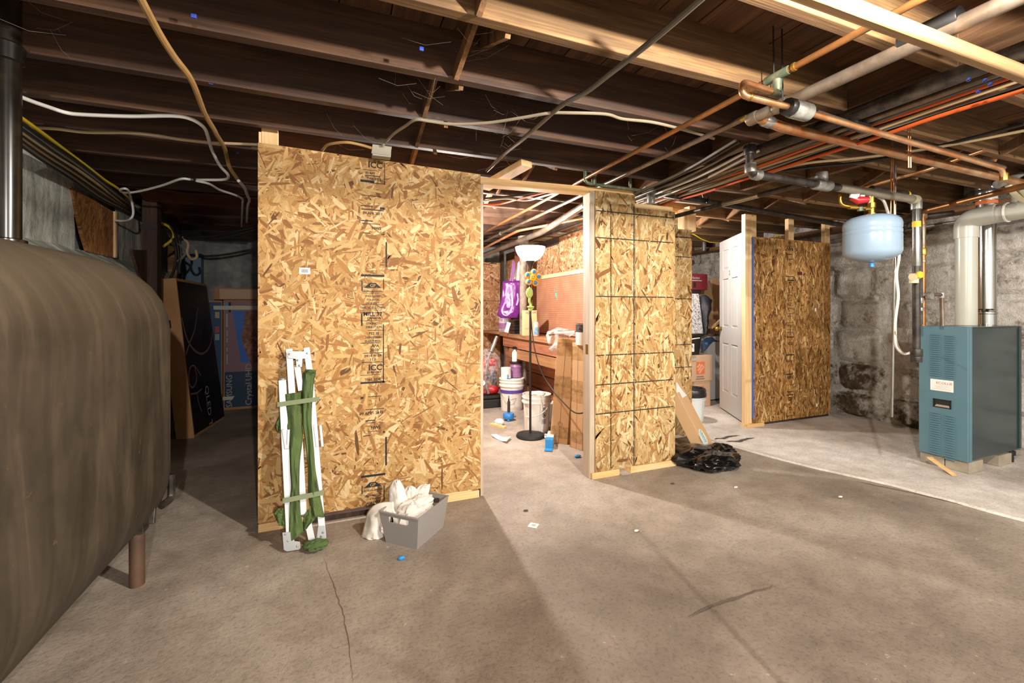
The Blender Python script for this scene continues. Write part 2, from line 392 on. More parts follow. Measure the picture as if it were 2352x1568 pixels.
m_green = plain('verdigris fitting', '#56624f', .5, .5, .5, var=.3, dirt='#8a8468', dscale=20)
m_galv = plain('galvanised steel', '#a3a29a', .38, .45, .5, var=.3, dirt='#6c6a64', dscale=18)
m_chrome = plain('bare steel pipe', '#a8a8a4', .22, .9, .5, var=.3)
m_stainless = plain('stainless flue', '#c4c2bd', .16, 1.0, .5, var=.1)
m_alu = plain('cot aluminium', '#dcdedf', .32, .35, .5, var=.08)
m_alup = plain('cot bracket', '#b9bbbb', .34, .7, .5, var=.15)
m_canvas = plain('olive canvas', '#586c39', .85, var=.35, bump=.3, bscale=160)
m_strap = plain('olive webbing', '#7c8462', .8)
m_pvc = plain('grey pvc', '#b9b8ab', .3, 0, .5, var=.06)
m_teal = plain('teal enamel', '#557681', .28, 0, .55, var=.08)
m_tealshade = plain('shaded teal enamel', '#2b3c3e', .2, 0, .6, var=.2)  # same teal darkened: the side's shade is put into the colour
m_white = plain('white paint', '#cbc8c3', .4)
m_whitepl = plain('white plastic', '#e8e4dc', .38, var=.05)
m_paper = plain('white paper', '#ece7df', .8)
m_black = plain('black plastic', '#1b1a1a', .35)
m_blackmt = plain('matte black', '#191716', .6)
m_bagblk = plain('black bag film', '#0d0d0d', .16, 0, .7)
m_card = plain('cardboard', '#b4875a', .8, var=.08, dirt='#a77a4e', dscale=3)
m_cardlt = plain('pale cardboard', '#c7a68a', .8, var=.06)
m_cardtan = plain('kraft cardboard', '#cda577', .8, var=.06)
m_tape = film('packing tape', '#b08d58', .30, .15)
m_ink = ink('stencil ink', '#161618', .36, 60)
m_ink2 = plain('printed black', '#26262a', .7)
m_inkbr = plain('printed brown', '#78665a', .7)
m_inkgrey = plain('printed light grey', '#a9aaa6', .7)
m_orange = plain('orange print', '#d8743a', .7)
m_red = plain('red plastic', '#b3202a', .35)
m_redpr = plain('red print', '#a8443c', .6)
m_purple = plain('purple tote vinyl', '#6a2275', .28, 0, .6, var=.15)
m_lilac = plain('lilac print', '#b283bd', .4)
m_purplept = plain('purple container', '#8a5f86', .4)
m_band = plain('purple band', '#5a3d94', .5)
m_blue = plain('blue plastic', '#2f7fc4', .4)
m_bluepr = plain('blue print', '#2e8fd0', .5)
m_denim = plain('blue cloth', '#4a6690', .9, var=.3)
m_navy = plain('navy print', '#1c3550', .5)
m_mauve = plain('mauve print', '#8a6570', .5)
m_skyblue = plain('screen sky print', '#2f66b8', .5)
m_mount = plain('screen mountain print', '#8a4a38', .6, var=.5, dirt='#b98a72', dscale=22)
m_brass = plain('brass', '#b08d3f', .3, .9)
m_yellow = plain('yellow cable', '#d2b326', .5)
m_yellowlt = plain('yellow plush', '#dcae3c', .9)
m_plushor = plain('orange plush', '#e09a35', .95)
m_plushbl = plain('blue plush', '#3f7fa6', .95)
m_plushgr = plain('green plush', '#a9bd6a', .95)
m_wiredust = plain('dusty cable', '#8d7f6a', .7, var=.3)
m_wirewh = plain('white cable', '#dedbd3', .45)
m_wirebe = plain('beige cable', '#b79f78', .55, var=.2)
m_wiretan = plain('old tan cable', '#a5814f', .6, var=.25)
m_wireor = plain('orange cable', '#d0571f', .5)
m_wirebk = plain('black cable', '#211f1d', .45)
m_wiregr = plain('grey cable', '#6f6a60', .5)
m_bx = plain('armoured cable', '#6d6a62', .35, .6, .5, var=.3)
m_tankblue = plain('blue grey enamel', '#8fa6bb', .22, 0, .6, var=.06)
m_bin = plain('grey bin plastic', '#938e89', .45)
m_cloth = plain('white cotton', '#e6ddd2', .9, var=.06)
m_poly = film('clear plastic', '#dcd6d0', .35, .12)
m_peg = None
def pegmat():
    k = NT('pegboard'); v = k.obj(); sp = k.new('SeparateXYZ'); k.L(v, sp.inputs[0])
    a = k.math('SUBTRACT', k.math('FRACT', k.math('MULTIPLY', sp.outputs[1], 39.4)), .5); b = k.math('SUBTRACT', k.math('FRACT', k.math('MULTIPLY', sp.outputs[2], 39.4)), .5)
    d = k.math('SQRT', k.math('ADD', k.math('MULTIPLY', a, a), k.math('MULTIPLY', b, b)))
    hole = k.math('LESS_THAN', d, .15); n = k.noise(v, 5, 4)
    col = k.mix(hole, k.ramp(n, [(.3, '#a06a4e'), (.7, '#b98465')]), lin('#40261a')); return k.fin(col, .7)
m_peg = pegmat()
m_foil = plain('reddish kraft sheet', '#5a2d20', .3, .35, .6, var=.3, dirt='#7a4330', dscale=4)
m_maroon = plain('maroon carton', '#6a2027', .5)
m_speck = None
def speck():
    k = NT('speckled grey fabric'); n = k.noise(k.obj(), 55, 3, .7); return k.fin(k.ramp(n, [(.40, '#6d6c70'), (.47, '#bcbabb'), (.6, '#d6d3d2')]), .9)
m_speck = speck()
m_jacket = plain('dark jacket', '#33363d', .6, var=.3)
m_gyp = plain('pinkish board', '#cbb6a8', .85, var=.12)
m_bluetape = plain('blue tape', '#3f66b5', .6)
m_dust = plain('dark dirt', '#4d4136', .95)
m_crack = plain('crack grime', '#6d6053', .95)
m_elec = plain('blue grey panel', '#5d7487', .5, .2)
k = NT('lamp glass'); k.fin(lin('#fffaf2'), .4); k.b.inputs['Emission Color'].default_value = (1.0, .96, .90, 1); k.b.inputs['Emission Strength'].default_value = 9.0; m_glow = k.m

# ================================================================== SETTING
FY = 2.735           # front plane of the workshop partition
# ---- floor
fl = S('floor')
O('concrete', M().box(-2.2, 5.9, -2.6, 7.0, -.12, 0), m_floor, fl, smooth=False)
edge = [(3.10,6.6),(3.10,3.45),(3.15,3.19),(3.28,2.89),(3.42,2.25),(3.58,1.83),(3.68,1.26),(3.84,.5),(3.9,-2.5)]
m = M(); n = len(edge)
ep = []
for i in range(n-1):
    for j in range(5):
        t = j/5; x = edge[i][0]*(1-t)+edge[i+1][0]*t; y = edge[i][1]*(1-t)+edge[i+1][1]*t
        ep.append((x+.03*noise.noise(V((x*2, y*3, 1))), y))
ep.append(edge[-1])
top = [(x, y, .014) for x, y in ep]; lip = [(x-.012, y, .001) for x, y in ep]; far = [(5.9, y, .014) for x, y in ep]
N_ = len(ep)
m.add(top+lip+far, [(i+1, i, N_+i, N_+i+1) for i in range(N_-1)] + [(i, i+1, 2*N_+i+1, 2*N_+i) for i in range(N_-1)])
O('slab', m, m_slab, fl, smooth=False)
def crack(pts, wd, mt=None, z=.0025):
    mt = mt or (m_dust if z > .01 else m_crack)
    m = M(); pp = smoothpath(pts, 12); a = []; b = []
    for i, p in enumerate(pp):
        q = pp[min(i+1, len(pp)-1)]-pp[max(i-1, 0)]; s = V((-q.y, q.x, 0)).normalized(); e = math.sin(math.pi*i/(len(pp)-1))
        ww = wd*(.25+e)*(.6+.8*abs(noise.noise(p*23))); o = noise.noise(p*13)*wd*1.2+.010*noise.noise(p*6)+.005*noise.noise(p*31)
        a.append(V((p.x, p.y, z))+s*(o+ww)); b.append(V((p.x, p.y, z))+s*(o-ww))
    L = len(a); m.add(a+b, [(i, i+1, L+i+1, L+i) for i in range(L-1)]); return O('crack', m, mt, fl, smooth=False)
crack([P(1640,1012,z=0), P(1668,1008,z=0), P(1700,1004,z=0)], .022, z=.017)
crack([P(1668,1018,z=0), P(1700,1016,z=0), P(1732,1009,z=0)], .024, z=.017)
crack([P(745,1280,z=0), P(772,1360,z=0), P(795,1440,z=0), P(812,1568,z=0)], .0016)
crack([P(1580,1418,z=0), P(1660,1385,z=0), P(1775,1345,z=0)], .005)
crack([P(1965,1105,z=0), P(2130,1140,z=0), P(2352,1196,z=0)], .008)

# ---- ceiling: subfloor boards, joists, girder, cross bridging
ce = S('ceiling')
x = -2.0
while x < 5.85:
    wdt = .19+.02*random.random()
    O('plank', M().box(x, x+wdt-.006, -2.4, 6.6, 2.405+.004*random.random(), 2.43), m_plankY, ce, smooth=False); x += wdt
O('plank', M().box(-2.1, 5.9, -2.4, 6.7, 2.432, 2.46), m_plankY, ce, smooth=False)
JY = [.98+.4175*i for i in range(-7, 14)]
def joist(x0, x1, y, mt):
    m = M(); ns = max(2, int((x1-x0)/.35)); t = .046
    a = []
    for i in range(ns+1):
        xx = x0+(x1-x0)*i/ns; dz = .005*noise.noise(V((xx*1.3, y*3, 0))); dy = .004*noise.noise(V((xx, y*3, 5)))
        a += [V((xx, y+dy, 2.2+dz)), V((xx, y+t+dy, 2.2+dz)), V((xx, y+t+dy, 2.41)), V((xx, y+dy, 2.41))]
    f = [(0,1,2,3), tuple(4*ns+i for i in (3,2,1,0))]
    for i in range(ns):
        for q in range(4): f.append((4*i+q, 4*i+(q+1)%4, 4*i+4+(q+1)%4, 4*i+4+q))
    m.add(a, [tuple(reversed(q)) for q in f]); return O('joist', m, mt, ce, smooth=False, bev=.003)
for y in JY:
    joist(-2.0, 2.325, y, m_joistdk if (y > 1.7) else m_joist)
    joist(2.44, 5.6, y+.035, m_joist)
O('girder', M().box(2.33, 2.435, -2.4, 6.6, 2.15, 2.41), m_joistY, ce, smooth=False, bev=.004)
for i, y in enumerate(JY):
    y1 = y+.4175
    if y < .5 or y > 5: continue
    xs = [.46] if y < 2.6 else [.46, 1.3]
    for bx in xs:
        bx += .03*((i*7) % 3-1)
        O('bridging', M().beam((bx, y+.05, 2.385), (bx-.03, y1-.002, 2.215), .058, .02, (1,0,0)), m_brid, ce, smooth=False)
        O('bridging', M().beam((bx+.07, y+.048, 2.215), (bx+.09, y1, 2.385), .058, .02, (1,0,0)), m_brid, ce, smooth=False)
    for bx in (3.9,):
        O('bridging', M().beam((bx, y+.085, 2.385), (bx-.03, y1+.033, 2.215), .06, .022, (1,0,0)), m_brid, ce, smooth=False)
        O('bridging', M().beam((bx+.08, y+.083, 2.215), (bx+.09, y1+.035, 2.385), .06, .022, (1,0,0)), m_brid, ce, smooth=False)
# trimmers closing two joist bays beside the girder, and a solid blocking over the boiler
O('blocking', M().box(3.05, 3.10, 2.28, 2.64, 2.2, 2.4), m_brid, ce, smooth=False)
O('blocking', M().box(3.3, 3.35, 1.9, 2.26, 2.21, 2.4), m_brid, ce, smooth=False)

# ---- left foundation wall
wl = S('wall_left')
def rough(x0, f, y0, y1, z0, z1, nu, nv, amp=.02):
    return M().grid(lambda u, v: V((x0+f*amp*(noise.noise(V((0, (y0+(y1-y0)*u)*2.3, (z0+(z1-z0)*v)*2.3)))+.4*noise.noise(V((3, (y0+(y1-y0)*u)*8, (z0+(z1-z0)*v)*8)))), y0+(y1-y0)*u, z0+(z1-z0)*v)), nu, nv)
m = rough(-1.75, 1, -2.4, 4.04, 1.0, 2.21, 70, 14); O('parging', m, m_parge, wl)
O('parging', rough(-1.75, 1, 4.64, 5.6, 1.0, 2.21, 14, 14), m_parge, wl)
O('parging', rough(-1.76, 1, 4.0, 4.68, 1.0, 1.66, 8, 8), m_parge, wl)
m = M().grid(lambda u, v: (lambda y, q: V((-1.76+.22*min(1, q*2.2)+.03*noise.noise(V((y*3, q*5, 2))), y, 1.66-.14*min(1, q*2.2)-max(0, q-.45)/.55*1.52)))(-2.4+8*u, v), 60, 16)
O('footing', m, m_parge, wl)
O('backing', M().box(-2.05, -1.80, -2.4, 6.8, 0, 2.4), m_backwall, wl, smooth=False)
A = [P(163,428,X=-1.735), P(262,487,X=-1.735), P(262,592,X=-1.735), P(202,578,X=-1.735), P(190,540,X=-1.735)]
O('window_board', M().prism(A, (-.02, 0, 0)), m_osbYd, wl, smooth=False)
O('window_stop', M().beam(P(264,486,X=-1.73), P(264,592,X=-1.73), .03, .02, (1,0,0)), m_pineZ, wl, smooth=False)
# ---- back wall
wb = S('wall_back')
O('blockwork', M().grid(lambda u, v: V((-2+7.8*u, 6.5+.015*noise.noise(V((u*30, v*9, 0))), 2.42*v)), 60, 14), m_backwall, wb)
osb_board((1.05,6.40,.02), (1,0,0), (0,0,1), 1.285, 1.935, (0,-1,0), wb, PAL_RED, ln=(.06,.18), dens=1500, seed=7)
O('stud', M().box(2.335, 2.375, 6.34, 6.43, 0, 2.2), m_darkpost, wb, smooth=False)
O('wallboard', M().box(4.33, 5.4, 6.30, 6.32, 1.0, 2.0), m_gyp, wb, smooth=False)
for zz in (1.36, .82): O('seam', M().box(1.05, 2.335, 6.397, 6.402, zz, zz+.006), m_dust, wb, smooth=False)

# ---- right stone wall
wr = S('wall_right')
O('mortar', rough(5.47, -1, -2.4, 6.6, 0, 2.42, 80, 22, .03), m_mortar, wr)
rows = [0, .30, .62, 1.0, 1.34, 1.70, 2.02]
for i in range(len(rows)-1):
    y = -.3-.2*(i % 2)
    while y < 6.4:
        ln_ = .38+.34*random.random(); z0, z1 = rows[i]+.012, rows[i+1]-.012; y0, y1 = y+.012, y+ln_-.012; sd = random.random()*50
        def f(u, v):
            e = min(u, 1-u, v, 1-v)*2; bulge = .055*(1-(1-min(1, e*2.6))**2)
            yy = y0+(y1-y0)*u; zz = z0+(z1-z0)*v
            return V((5.475-bulge-.022*(noise.noise(V((yy*5, zz*5, sd)))+.5*noise.noise(V((yy*14, zz*14, sd)))), yy+.012*noise.noise(V((zz*9, sd, 1))), zz+.012*noise.noise(V((yy*9, sd, 4)))))
        O('stone', M().grid(f, 9, 7), m_stonedk if (i < 2 and y > 2.2) else m_stone, wr); y += ln_
O('sill', M().beam((5.33, -1, 2.14), (5.33, 6.4, 2.14), .2, .05), m_joistY, wr, smooth=False)

# ---- workshop partition facing the camera
wm = S('wall_front')
xL, xR = -.411, .862
def zt(px_, py_, x): return P(px_, py_, Y=FY).z
osb_board((xL,FY,.055), (1,0,0), (0,0,1), xR-xL, 2.08, (0,-1,0), wm, PAL_TAN, top=2.05, seed=2)
O('bottom_plate', M().box(xL, -.19, FY+.005, FY+.09, 0, .045), m_pineX, wm, smooth=False, bev=.002)
O('bottom_plate', M().box(.60, xR-.01, FY-.004, FY+.085, 0, .045), m_pineX, wm, smooth=False, bev=.002)
O('bottom_plate', M().box(-.18, .59, FY+.014, FY+.09, 0, .03), m_darkpost, wm, smooth=False)
O('stud', M().box(xL+.015, xL+.095, FY+.013, FY+.052, .05, 2.225), m_pineZ, wm, smooth=False, bev=.002)
O('stud', M().box(xR-.045, xR+.004, FY+.013, FY+.10, .05, 2.06), m_pineZ, wm, smooth=False)
O('top_plate', M().hexa([(xL,FY+.013,2.095),(xR,FY+.013,2.065),(xR,FY+.10,2.065),(xL,FY+.10,2.095),(xL,FY+.013,2.140),(xR,FY+.013,2.110),(xR,FY+.10,2.110),(xL,FY+.10,2.140)]), m_pineX, wm, smooth=False)
O('door_header', M().hexa([(xR-.01,FY+.002,2.045),(2.08,FY+.002,2.078),(2.08,FY+.09,2.078),(xR-.01,FY+.09,2.045),(xR-.01,FY+.002,2.09),(2.08,FY+.002,2.125),(2.08,FY+.09,2.125),(xR-.01,FY+.09,2.09)]), m_pineX, wm, smooth=False, bev=.002)
O('door_jamb', M().box(xR+.004, xR+.022, FY+.012, FY+.12, .0, 2.05), m_paleZ, wm, smooth=False)
O('brace', M().beam(P(1210,375,Y=2.62), P(1112,430,Y=3.1), .09, .04), m_pineY, wm, smooth=False, bev=.002)
# right of the doorway
xs0, xs1, xs2 = 1.715, 2.075, 2.455
O('door_jamb', M().box(xs0-.03, xs0+.012, FY-.002, FY+.09, 0, 2.08), m_paleZ, wm, smooth=False, bev=.002)
osb_board((xs0+.012,FY-.012,.045), (1,0,0), (0,0,1), xs1-xs0-.012, 2.04, (0,-1,0), wm, PAL_LT, bias=.55, ln=(.06,.17), wd=(.008,.026), dens=2700, seed=3)
osb_board((xs1+.003,FY-.012,.05), (1,0,0), (0,0,1), xs2-xs1-.003, 1.94, (0,-1,0), wm, PAL_LT, bias=.55, ln=(.06,.17), wd=(.008,.026), dens=2700, seed=4)
O('top_plate', M().box(xs1, xs2-.01, FY, FY+.09, 1.965, 2.03), m_pineX, wm, smooth=False, bev=.002)
O('bottom_plate', M().box(xs0-.02, 1.93, FY-.02, FY+.09, 0, .044), m_pineX, wm, smooth=False, bev=.002)
O('bottom_plate', M().box(2.03, xs2+.01, FY-.02, FY+.09, 0, .048), m_pineX, wm, smooth=False, bev=.002)
O('stud', M().box(xs2-.04, xs2, FY+.001, FY+.09, .048, 1.97), m_pineZ, wm, smooth=False)
O('edge_tape', M().box(xs2-.001, xs2+.002, FY-.008, FY+.02, .05, .42), m_bluetape, wm, smooth=False)
m = M()
for px_ in (1403, 1456):
    X_ = P(px_, 700, Y=FY-.012).x; m.box(X_-.004, X_+.004, FY-.0136, FY-.0125, .06, 2.0)
for ya, yb in ((483,500),(545,557),(680,683),(815,810),(886,870),(950,935)):
    a, b = P(1362, ya, Y=FY-.013), P(1545, yb, Y=FY-.013); zz = (a.z+b.z)/2; m.box(xs0+.015, xs2-.02, FY-.0140, FY-.0128, zz-.004, zz+.004)
O('printed_grid', m, ink('grid ink', '#26251f', .42, 40), wm, smooth=False)
O('strike_plate', M().box(xs0-.032, xs0-.029, FY+.02, FY+.05, 1.22-.32, 1.22-.25), m_brass, wm, smooth=False)
O('mending_plate', M().box(xs0-.031, xs0+.013, FY-.006, FY-.002, 1.99, 2.08), m_paleZ, wm, smooth=False)
# side walls of the workshop
ws = S('wall_side')
O('osb_panel', M().box(xL+.002, xL+.014, FY+.013, 6.49, .0, 2.2), m_osbY, ws, smooth=False)
# ---- wall between workshop and storage, with pegboard
wk = S('wall_workshop')
XW = 2.42
osb_board((XW,2.9,1.62), (0,1,0), (0,0,1), 1.7, .46, (-1,0,0), wk, PAL_RED, ln=(.06,.18), dens=1600, seed=8)
osb_board((XW,4.605,1.62), (0,1,0), (0,0,1), .745, .38, (-1,0,0), wk, PAL_RED, ln=(.06,.18), dens=1600, seed=9)
osb_board((XW+.002,5.36,.88), (0,1,0), (0,0,1), 1.0, 1.1, (-1,0,0), wk, PAL_RED, bias=.7, ln=(.05,.15), dens=1800, seed=10)
O('pegboard', M().box(XW-.008, XW, 2.9, 5.33, .93, 1.62), m_peg, wk, smooth=False)
O('pegboard_rail', M().box(XW-.02, XW, 2.9, 5.33, 1.615, 1.66), m_pineY, wk, smooth=False)
O('mint_paint', M().box(XW-.0092, XW-.0085, P(1278,680,X=XW).y-.03, P(1278,680,X=XW).y+.03, P(1278,695,X=XW).z+.04, P(1278,662,X=XW).z), ink('mint ink', '#79a78c', .5, 20), wk, smooth=False)
zz = .02
for i, h in enumerate((.185, .19, .175, .19, .17)):
    O('plank', M().box(XW-.012+.004*(i % 2), XW+.01, 2.95, 6.38, zz, zz+h-.012), m_redplank, wk, smooth=False, bev=.002); zz += h
O('backing', M().box(XW+.015, XW+.03, 2.9, 6.4, 0, 2.1), m_dust, wk, smooth=False)
O('stud', M().box(XW-.09, XW-.002, 5.75, 5.79, .93, 2.2), m_redplank, wk, smooth=False)
O('board', M().box(XW-.11, XW-.095, 3.55, 3.62, 1.15, 1.62), m_redplank, wk, smooth=False)

# ---- storage room front wall, and its door
wst = S('wall_storage'); SY = 3.30
osb_board((2.5,SY,.03), (1,0,0), (0,0,1), .68, 1.965, (0,-1,0), wst, PAL_LT, bias=.5, seed=5)
m = M()
for yv in (545, 590, 686, 791, 843):
    z_ = P(1570, yv, Y=SY).z; m.box(2.5, 3.18, SY-.0015, SY-.0005, z_-.004, z_+.004)
O('printed_grid', m, ink('grid ink b', '#26251f', .42, 40), wst, smooth=False)
O('stud', M().box(3.10, 3.165, SY+.013, SY+.1, 0, 2.2), m_pineZ, wst, smooth=False)
O('stud', M().box(3.20, 3.28, SY+.05, SY+.12, 2.0, 2.24), m_pineZ, wst, smooth=False)
xa = 3.975; xb = 5.19
O('stud', M().box(3.885, 3.975, SY-.002, SY+.045, 0.0, 2.21), m_pineZ, wst, smooth=False, bev=.002)
O('stud', M().box(3.975, 4.06, SY+.013, SY+.06, 0.0, 2.215), m_pineZ, wst, smooth=False)
for px_ in (1814, 1897):
    X_ = P(px_, 540, Y=SY+.03).x; O('stud', M().box(X_-.042, X_+.042, SY+.014, SY+.055, 0.03, 2.215), m_pineZ, wst, smooth=False)
osb_board((xa+.015,SY-.012,.045), (1,0,0), (0,0,1), xb-xa-.015, 1.935, (0,-1,0), wst, PAL_BR, bias=.8, ln=(.04,.13), wd=(.006,.022), dens=3200, seed=6)
O('edge_tape', M().box(xa-.002, xa+.016, SY-.014, SY-.001, .10, 1.975), m_bluetape, wst, smooth=False)
O('bottom_plate', M().box(3.88, 4.12, SY-.03, SY+.06, .014, .05), m_pineX, wst, smooth=False)
O('bottom_plate', M().box(4.2, 5.2, SY+.014, SY+.1, .014, .05), m_darkpost, wst, smooth=False)
for (px_, py_) in ((1873, 711), (1876, 930)):
    q = P(px_, py_, Y=SY-.0125); O('tag', M().box(q.x-.013, q.x+.013, SY-.0135, SY-.0125, q.z-.018, q.z+.018), m_paper, wst, smooth=False)
q = P(1837, 628, Y=SY-.0125); O('brown_flake', M().box(q.x-.04, q.x+.04, SY-.0138, SY-.0124, q.z-.018, q.z+.018), m_maroon, wst, smooth=False)

def stamps(X0, X1, Yf, ztop, parent, items, mt):
    """stencilled column of marks, flat print on the board"""
    m = M(); R, U = (1,0,0), (0,0,1); o = V((X0, Yf, 0)); W = X1-X0
    for it in items:
        t = it[0]; z = it[1]
        if t == 'bar': m.quad(o, R, U, W*it[2], W*it[3], z, z+it[4])
        elif t == 'vbar': m.quad(o, R, U, W*it[2]-it[4]/2, W*it[2]+it[4]/2, z, it[3])
        elif t == 'txt': m.text(it[2], it[3]*1.18, o+V((W*it[4], 0, z)), R, U, 'CENTER', .028)
        elif t == 'tri': 
            h = it[2]; m.poly([o+V((W*.14,0,z)), o+V((W*.86,0,z)), o+V((W*.62,0,z+h)), o+V((W*.38,0,z+h))])
    return O('stencil_print', m, mt, parent, smooth=False)
# the printed column of the big panel: positions measured down the board
q0, q1 = P(828, 700, Y=FY-.0006), P(884, 700, Y=FY-.0006)
def zz_(y): return P(856, y, Y=FY).z
it = []
def block(y0):
    a = lambda dy: zz_(y0+dy)
    return [('bar', a(6), .02, .98, .012), ('tri', a(32), zz_(0)*0+.030), ('txt', a(42), 'GEORGIA-PACIFIC', .0125, .5), ('bar', a(45), .1, .9, .002),
        ('txt', a(53), 'SPAN RATED', .013, .5), ('txt', a(61), '7/16 INCH', .013, .5), ('txt', a(69), '24/16 EXP 1', .013, .5), ('bar', a(71), .05, .95, .003),
        ('txt', a(80), 'THIS SIDE DOWN', .0155, .5), ('bar', a(83), .1, .9, .002), ('bar', a(90), .0, .75, .003)]
it += block(629)
it += [('txt', zz_(725), 'MILL 32', .028, .5), ('txt', zz_(733), 'CANADA', .016, .55), ('bar', zz_(737), .0, .8, .003), ('txt', zz_(745), 'STRENGTH', .015, .55),
       ('txt', zz_(753), 'DIRECTION', .015, .55), ('bar', zz_(759), .3, .95, .003), ('txt', zz_(768), 'PS2 10', .018, .55), ('txt', zz_(777), 'EXPOSURE', .015, .5), ('txt', zz_(785), 'SHEATHING', .014, .5),
       ('bar', zz_(788), .0, .8, .004), ('txt', zz_(797), 'APA', .020, .6), ('txt', zz_(807), '2010', .020, .55), ('bar', zz_(811), .1, .9, .004), ('txt', zz_(819), '24/16 W-24', .017, .5), ('txt', zz_(828), '11.1', .018, .5),
       ('bar', zz_(832), .05, .9, .004), ('txt', zz_(850), 'ICC', .040, .6), ('txt', zz_(857), 'ES REPORT', .014, .55), ('bar', zz_(861), .0, .8, .003), ('txt', zz_(874), 'THIS SIDE', .018, .5), ('bar', zz_(880), .0, 1, .011),
       ('vbar', zz_(880), .94, zz_(745), .006), ('vbar', zz_(748), .05, zz_(720), .008), ('vbar', zz_(668), .06, zz_(645), .006), ('vbar', zz_(665), .95, zz_(640), .005)]
it += [('txt', zz_(385), 'ICC', .042, .6), ('bar', zz_(392), .1, .7, .003), ('txt', zz_(401), 'ES RPT', .016, .4), ('bar', zz_(405), .2, .8, .005), ('txt', zz_(413), 'THIS SIDE', .017, .55), ('bar', zz_(420), .0, .55, .014), ('bar', zz_(421), .4, 1, .005), ('vbar', zz_(422), .99, zz_(370), .004),
       ('bar', zz_(451), .02, .85, .004), ('bar', zz_(475), .0, .5, .005), ('bar', zz_(483), .02, .95, .006), ('bar', zz_(480), .8, 1, .014), ('txt', zz_(493), '09 APR 2011', .018, .5), ('bar', zz_(509), .0, .5, .006), ('bar', zz_(515), .05, .8, .004), ('txt', zz_(527), 'NWS', .020, .65), ('bar', zz_(537), .1, .4, .006), ('bar', zz_(538), .85, 1, .005),
       ('vbar', zz_(612), 1.06, zz_(554), .009)]
it += [('bar', zz_(911), .3, .85, .004), ('bar', zz_(914), .0, .12, .011), ('bar', zz_(940), .2, .95, .004), ('txt', zz_(951), '09 APR - 2011', .019, .45), ('bar', zz_(966), .2, .6, .006), ('bar', zz_(971), .3, .6, .004), ('txt', zz_(985), 'NWS', .021, .62), ('bar', zz_(991), .3, .7, .003), ('bar', zz_(1000), .1, .4, .005), ('bar', zz_(996), .92, 1, .010),
       ('vbar', zz_(1072), 1.05, zz_(1006), .010)]
it += [('bar', zz_(1094), .02, 1.02, .013), ('tri', zz_(1118), .030), ('txt', zz_(1127), 'GEORGIA-PACIFIC', .0125, .5), ('txt', zz_(1139), 'SPAN RATED', .014, .5), ('txt', zz_(1147), '7/16 INCH', .014, .5), ('txt', zz_(1155), '24/16 EXP 1', .014, .5), ('txt', zz_(1164), 'THIS SIDE', .017, .5), ('vbar', zz_(1154), .97, zz_(1118), .005), ('vbar', zz_(1130), .06, zz_(1112), .005)]
stamps(q0.x, q1.x, FY-.0011, 0, wm, it, m_ink)
m = M(); W_ = q1.x-q0.x
for yy_ in (659, 1116): m.text('GP', .026, V((q0.x+W_*.5, FY-.0015, zz_(yy_))), (1,0,0), (0,0,1), 'CENTER')
O('stencil_letters', m, plain('bare board letters', '#c79a60', .7), wm, smooth=False)
q = P(700, 622, Y=FY-.0008); m = M().box(q.x-.028, q.x+.028, FY-.0016, FY-.0006, q.z-.018, q.z+.018); O('barcode_label', m, m_paper, wm, smooth=False)
m = M()
for i in range(12): m.box(q.x-.018+i*.003, q.x-.018+i*.003+.0012+.0006*(i % 2), FY-.0020, FY-.0016, q.z-.01, q.z+.010)
O('barcode', m, m_ink2, wm, smooth=False)
# stencil on the storage panel
q0, q1 = P(1805, 700, Y=SY-.0125), P(1824, 700, Y=SY-.0125); W_ = q1.x-q0.x
def z3(y): return P(1814, y, Y=SY-.0125).z
it = [('txt', z3(560), 'ICC', .03, .5), ('bar', z3(566), .0, .9, .006), ('txt', z3(576), 'NW', .05, .5), ('bar', z3(596), .3, .8, .006), ('txt', z3(610), '09', .04, .5), ('bar', z3(636), .0, 1, .008), ('txt', z3(655), '32', .045, .5)]
for yv in (672, 690, 702, 720, 741, 757): it += [('bar', z3(yv), .1, .9, .003), ('txt', z3(yv+8), 'GP 7/16', .02, .5)]
it += [('bar', z3(775), .1, 1, .010), ('bar', z3(585), .0, .7, .010), ('bar', z3(645), .2, 1, .012), ('bar', z3(860), .0, .8, .010), ('bar', z3(908), .1, .9, .012), ('txt', z3(792), 'ICC', .035, .5), ('bar', z3(816), .0, 1, .012), ('txt', z3(832), 'APR', .03, .5), ('txt', z3(870), 'NW', .04, .5), ('bar', z3(884), .0, .9, .004), ('bar', z3(900), .1, .9, .008), ('txt', z3(920), 'GP', .045, .5), ('txt', z3(942), '32', .04, .5), ('bar', z3(955), .0, 1, .006)]
stamps(q0.x, q1.x, SY-.0131, 0, wst, it, ink('stencil ink b', '#1c140c', .36, 60))

# ---- white six panel door, standing ajar
dr = S('door_1')
h0 = V((4.03, 3.45, .03)); dv = V((.35, .614, 0)).normalized(); nv = V((-dv.y, dv.x, 0)); DW, DH, DT = .707, 2.02, .035
def dp(u, v, k=0): return h0 + dv*u + V((0,0,v)) + nv*k
stiles = [(0,.11),(.305,.40),(.597,DW)]; rails = [(0,.22),(.80,.99),(1.56,1.67),(1.90,DH)]
m = M()
def dbox(u0, u1, v0, v1, k0, k1): m.hexa([dp(u0,v0,k0), dp(u1,v0,k0), dp(u1,v0,k1), dp(u0,v0,k1), dp(u0,v1,k0), dp(u1,v1,k0), dp(u1,v1,k1), dp(u0,v1,k1)])
dbox(0, DW, 0, DH, -DT/2, DT/2-.016)
for a, b in stiles: dbox(a, b, 0, DH, DT/2-.0161, DT/2)
for a, b in rails:
    for c, d in ((.11,.305),(.40,.597)): dbox(c, d, a, b, DT/2-.0161, DT/2)
O('leaf', m, m_white, dr, smooth=False)
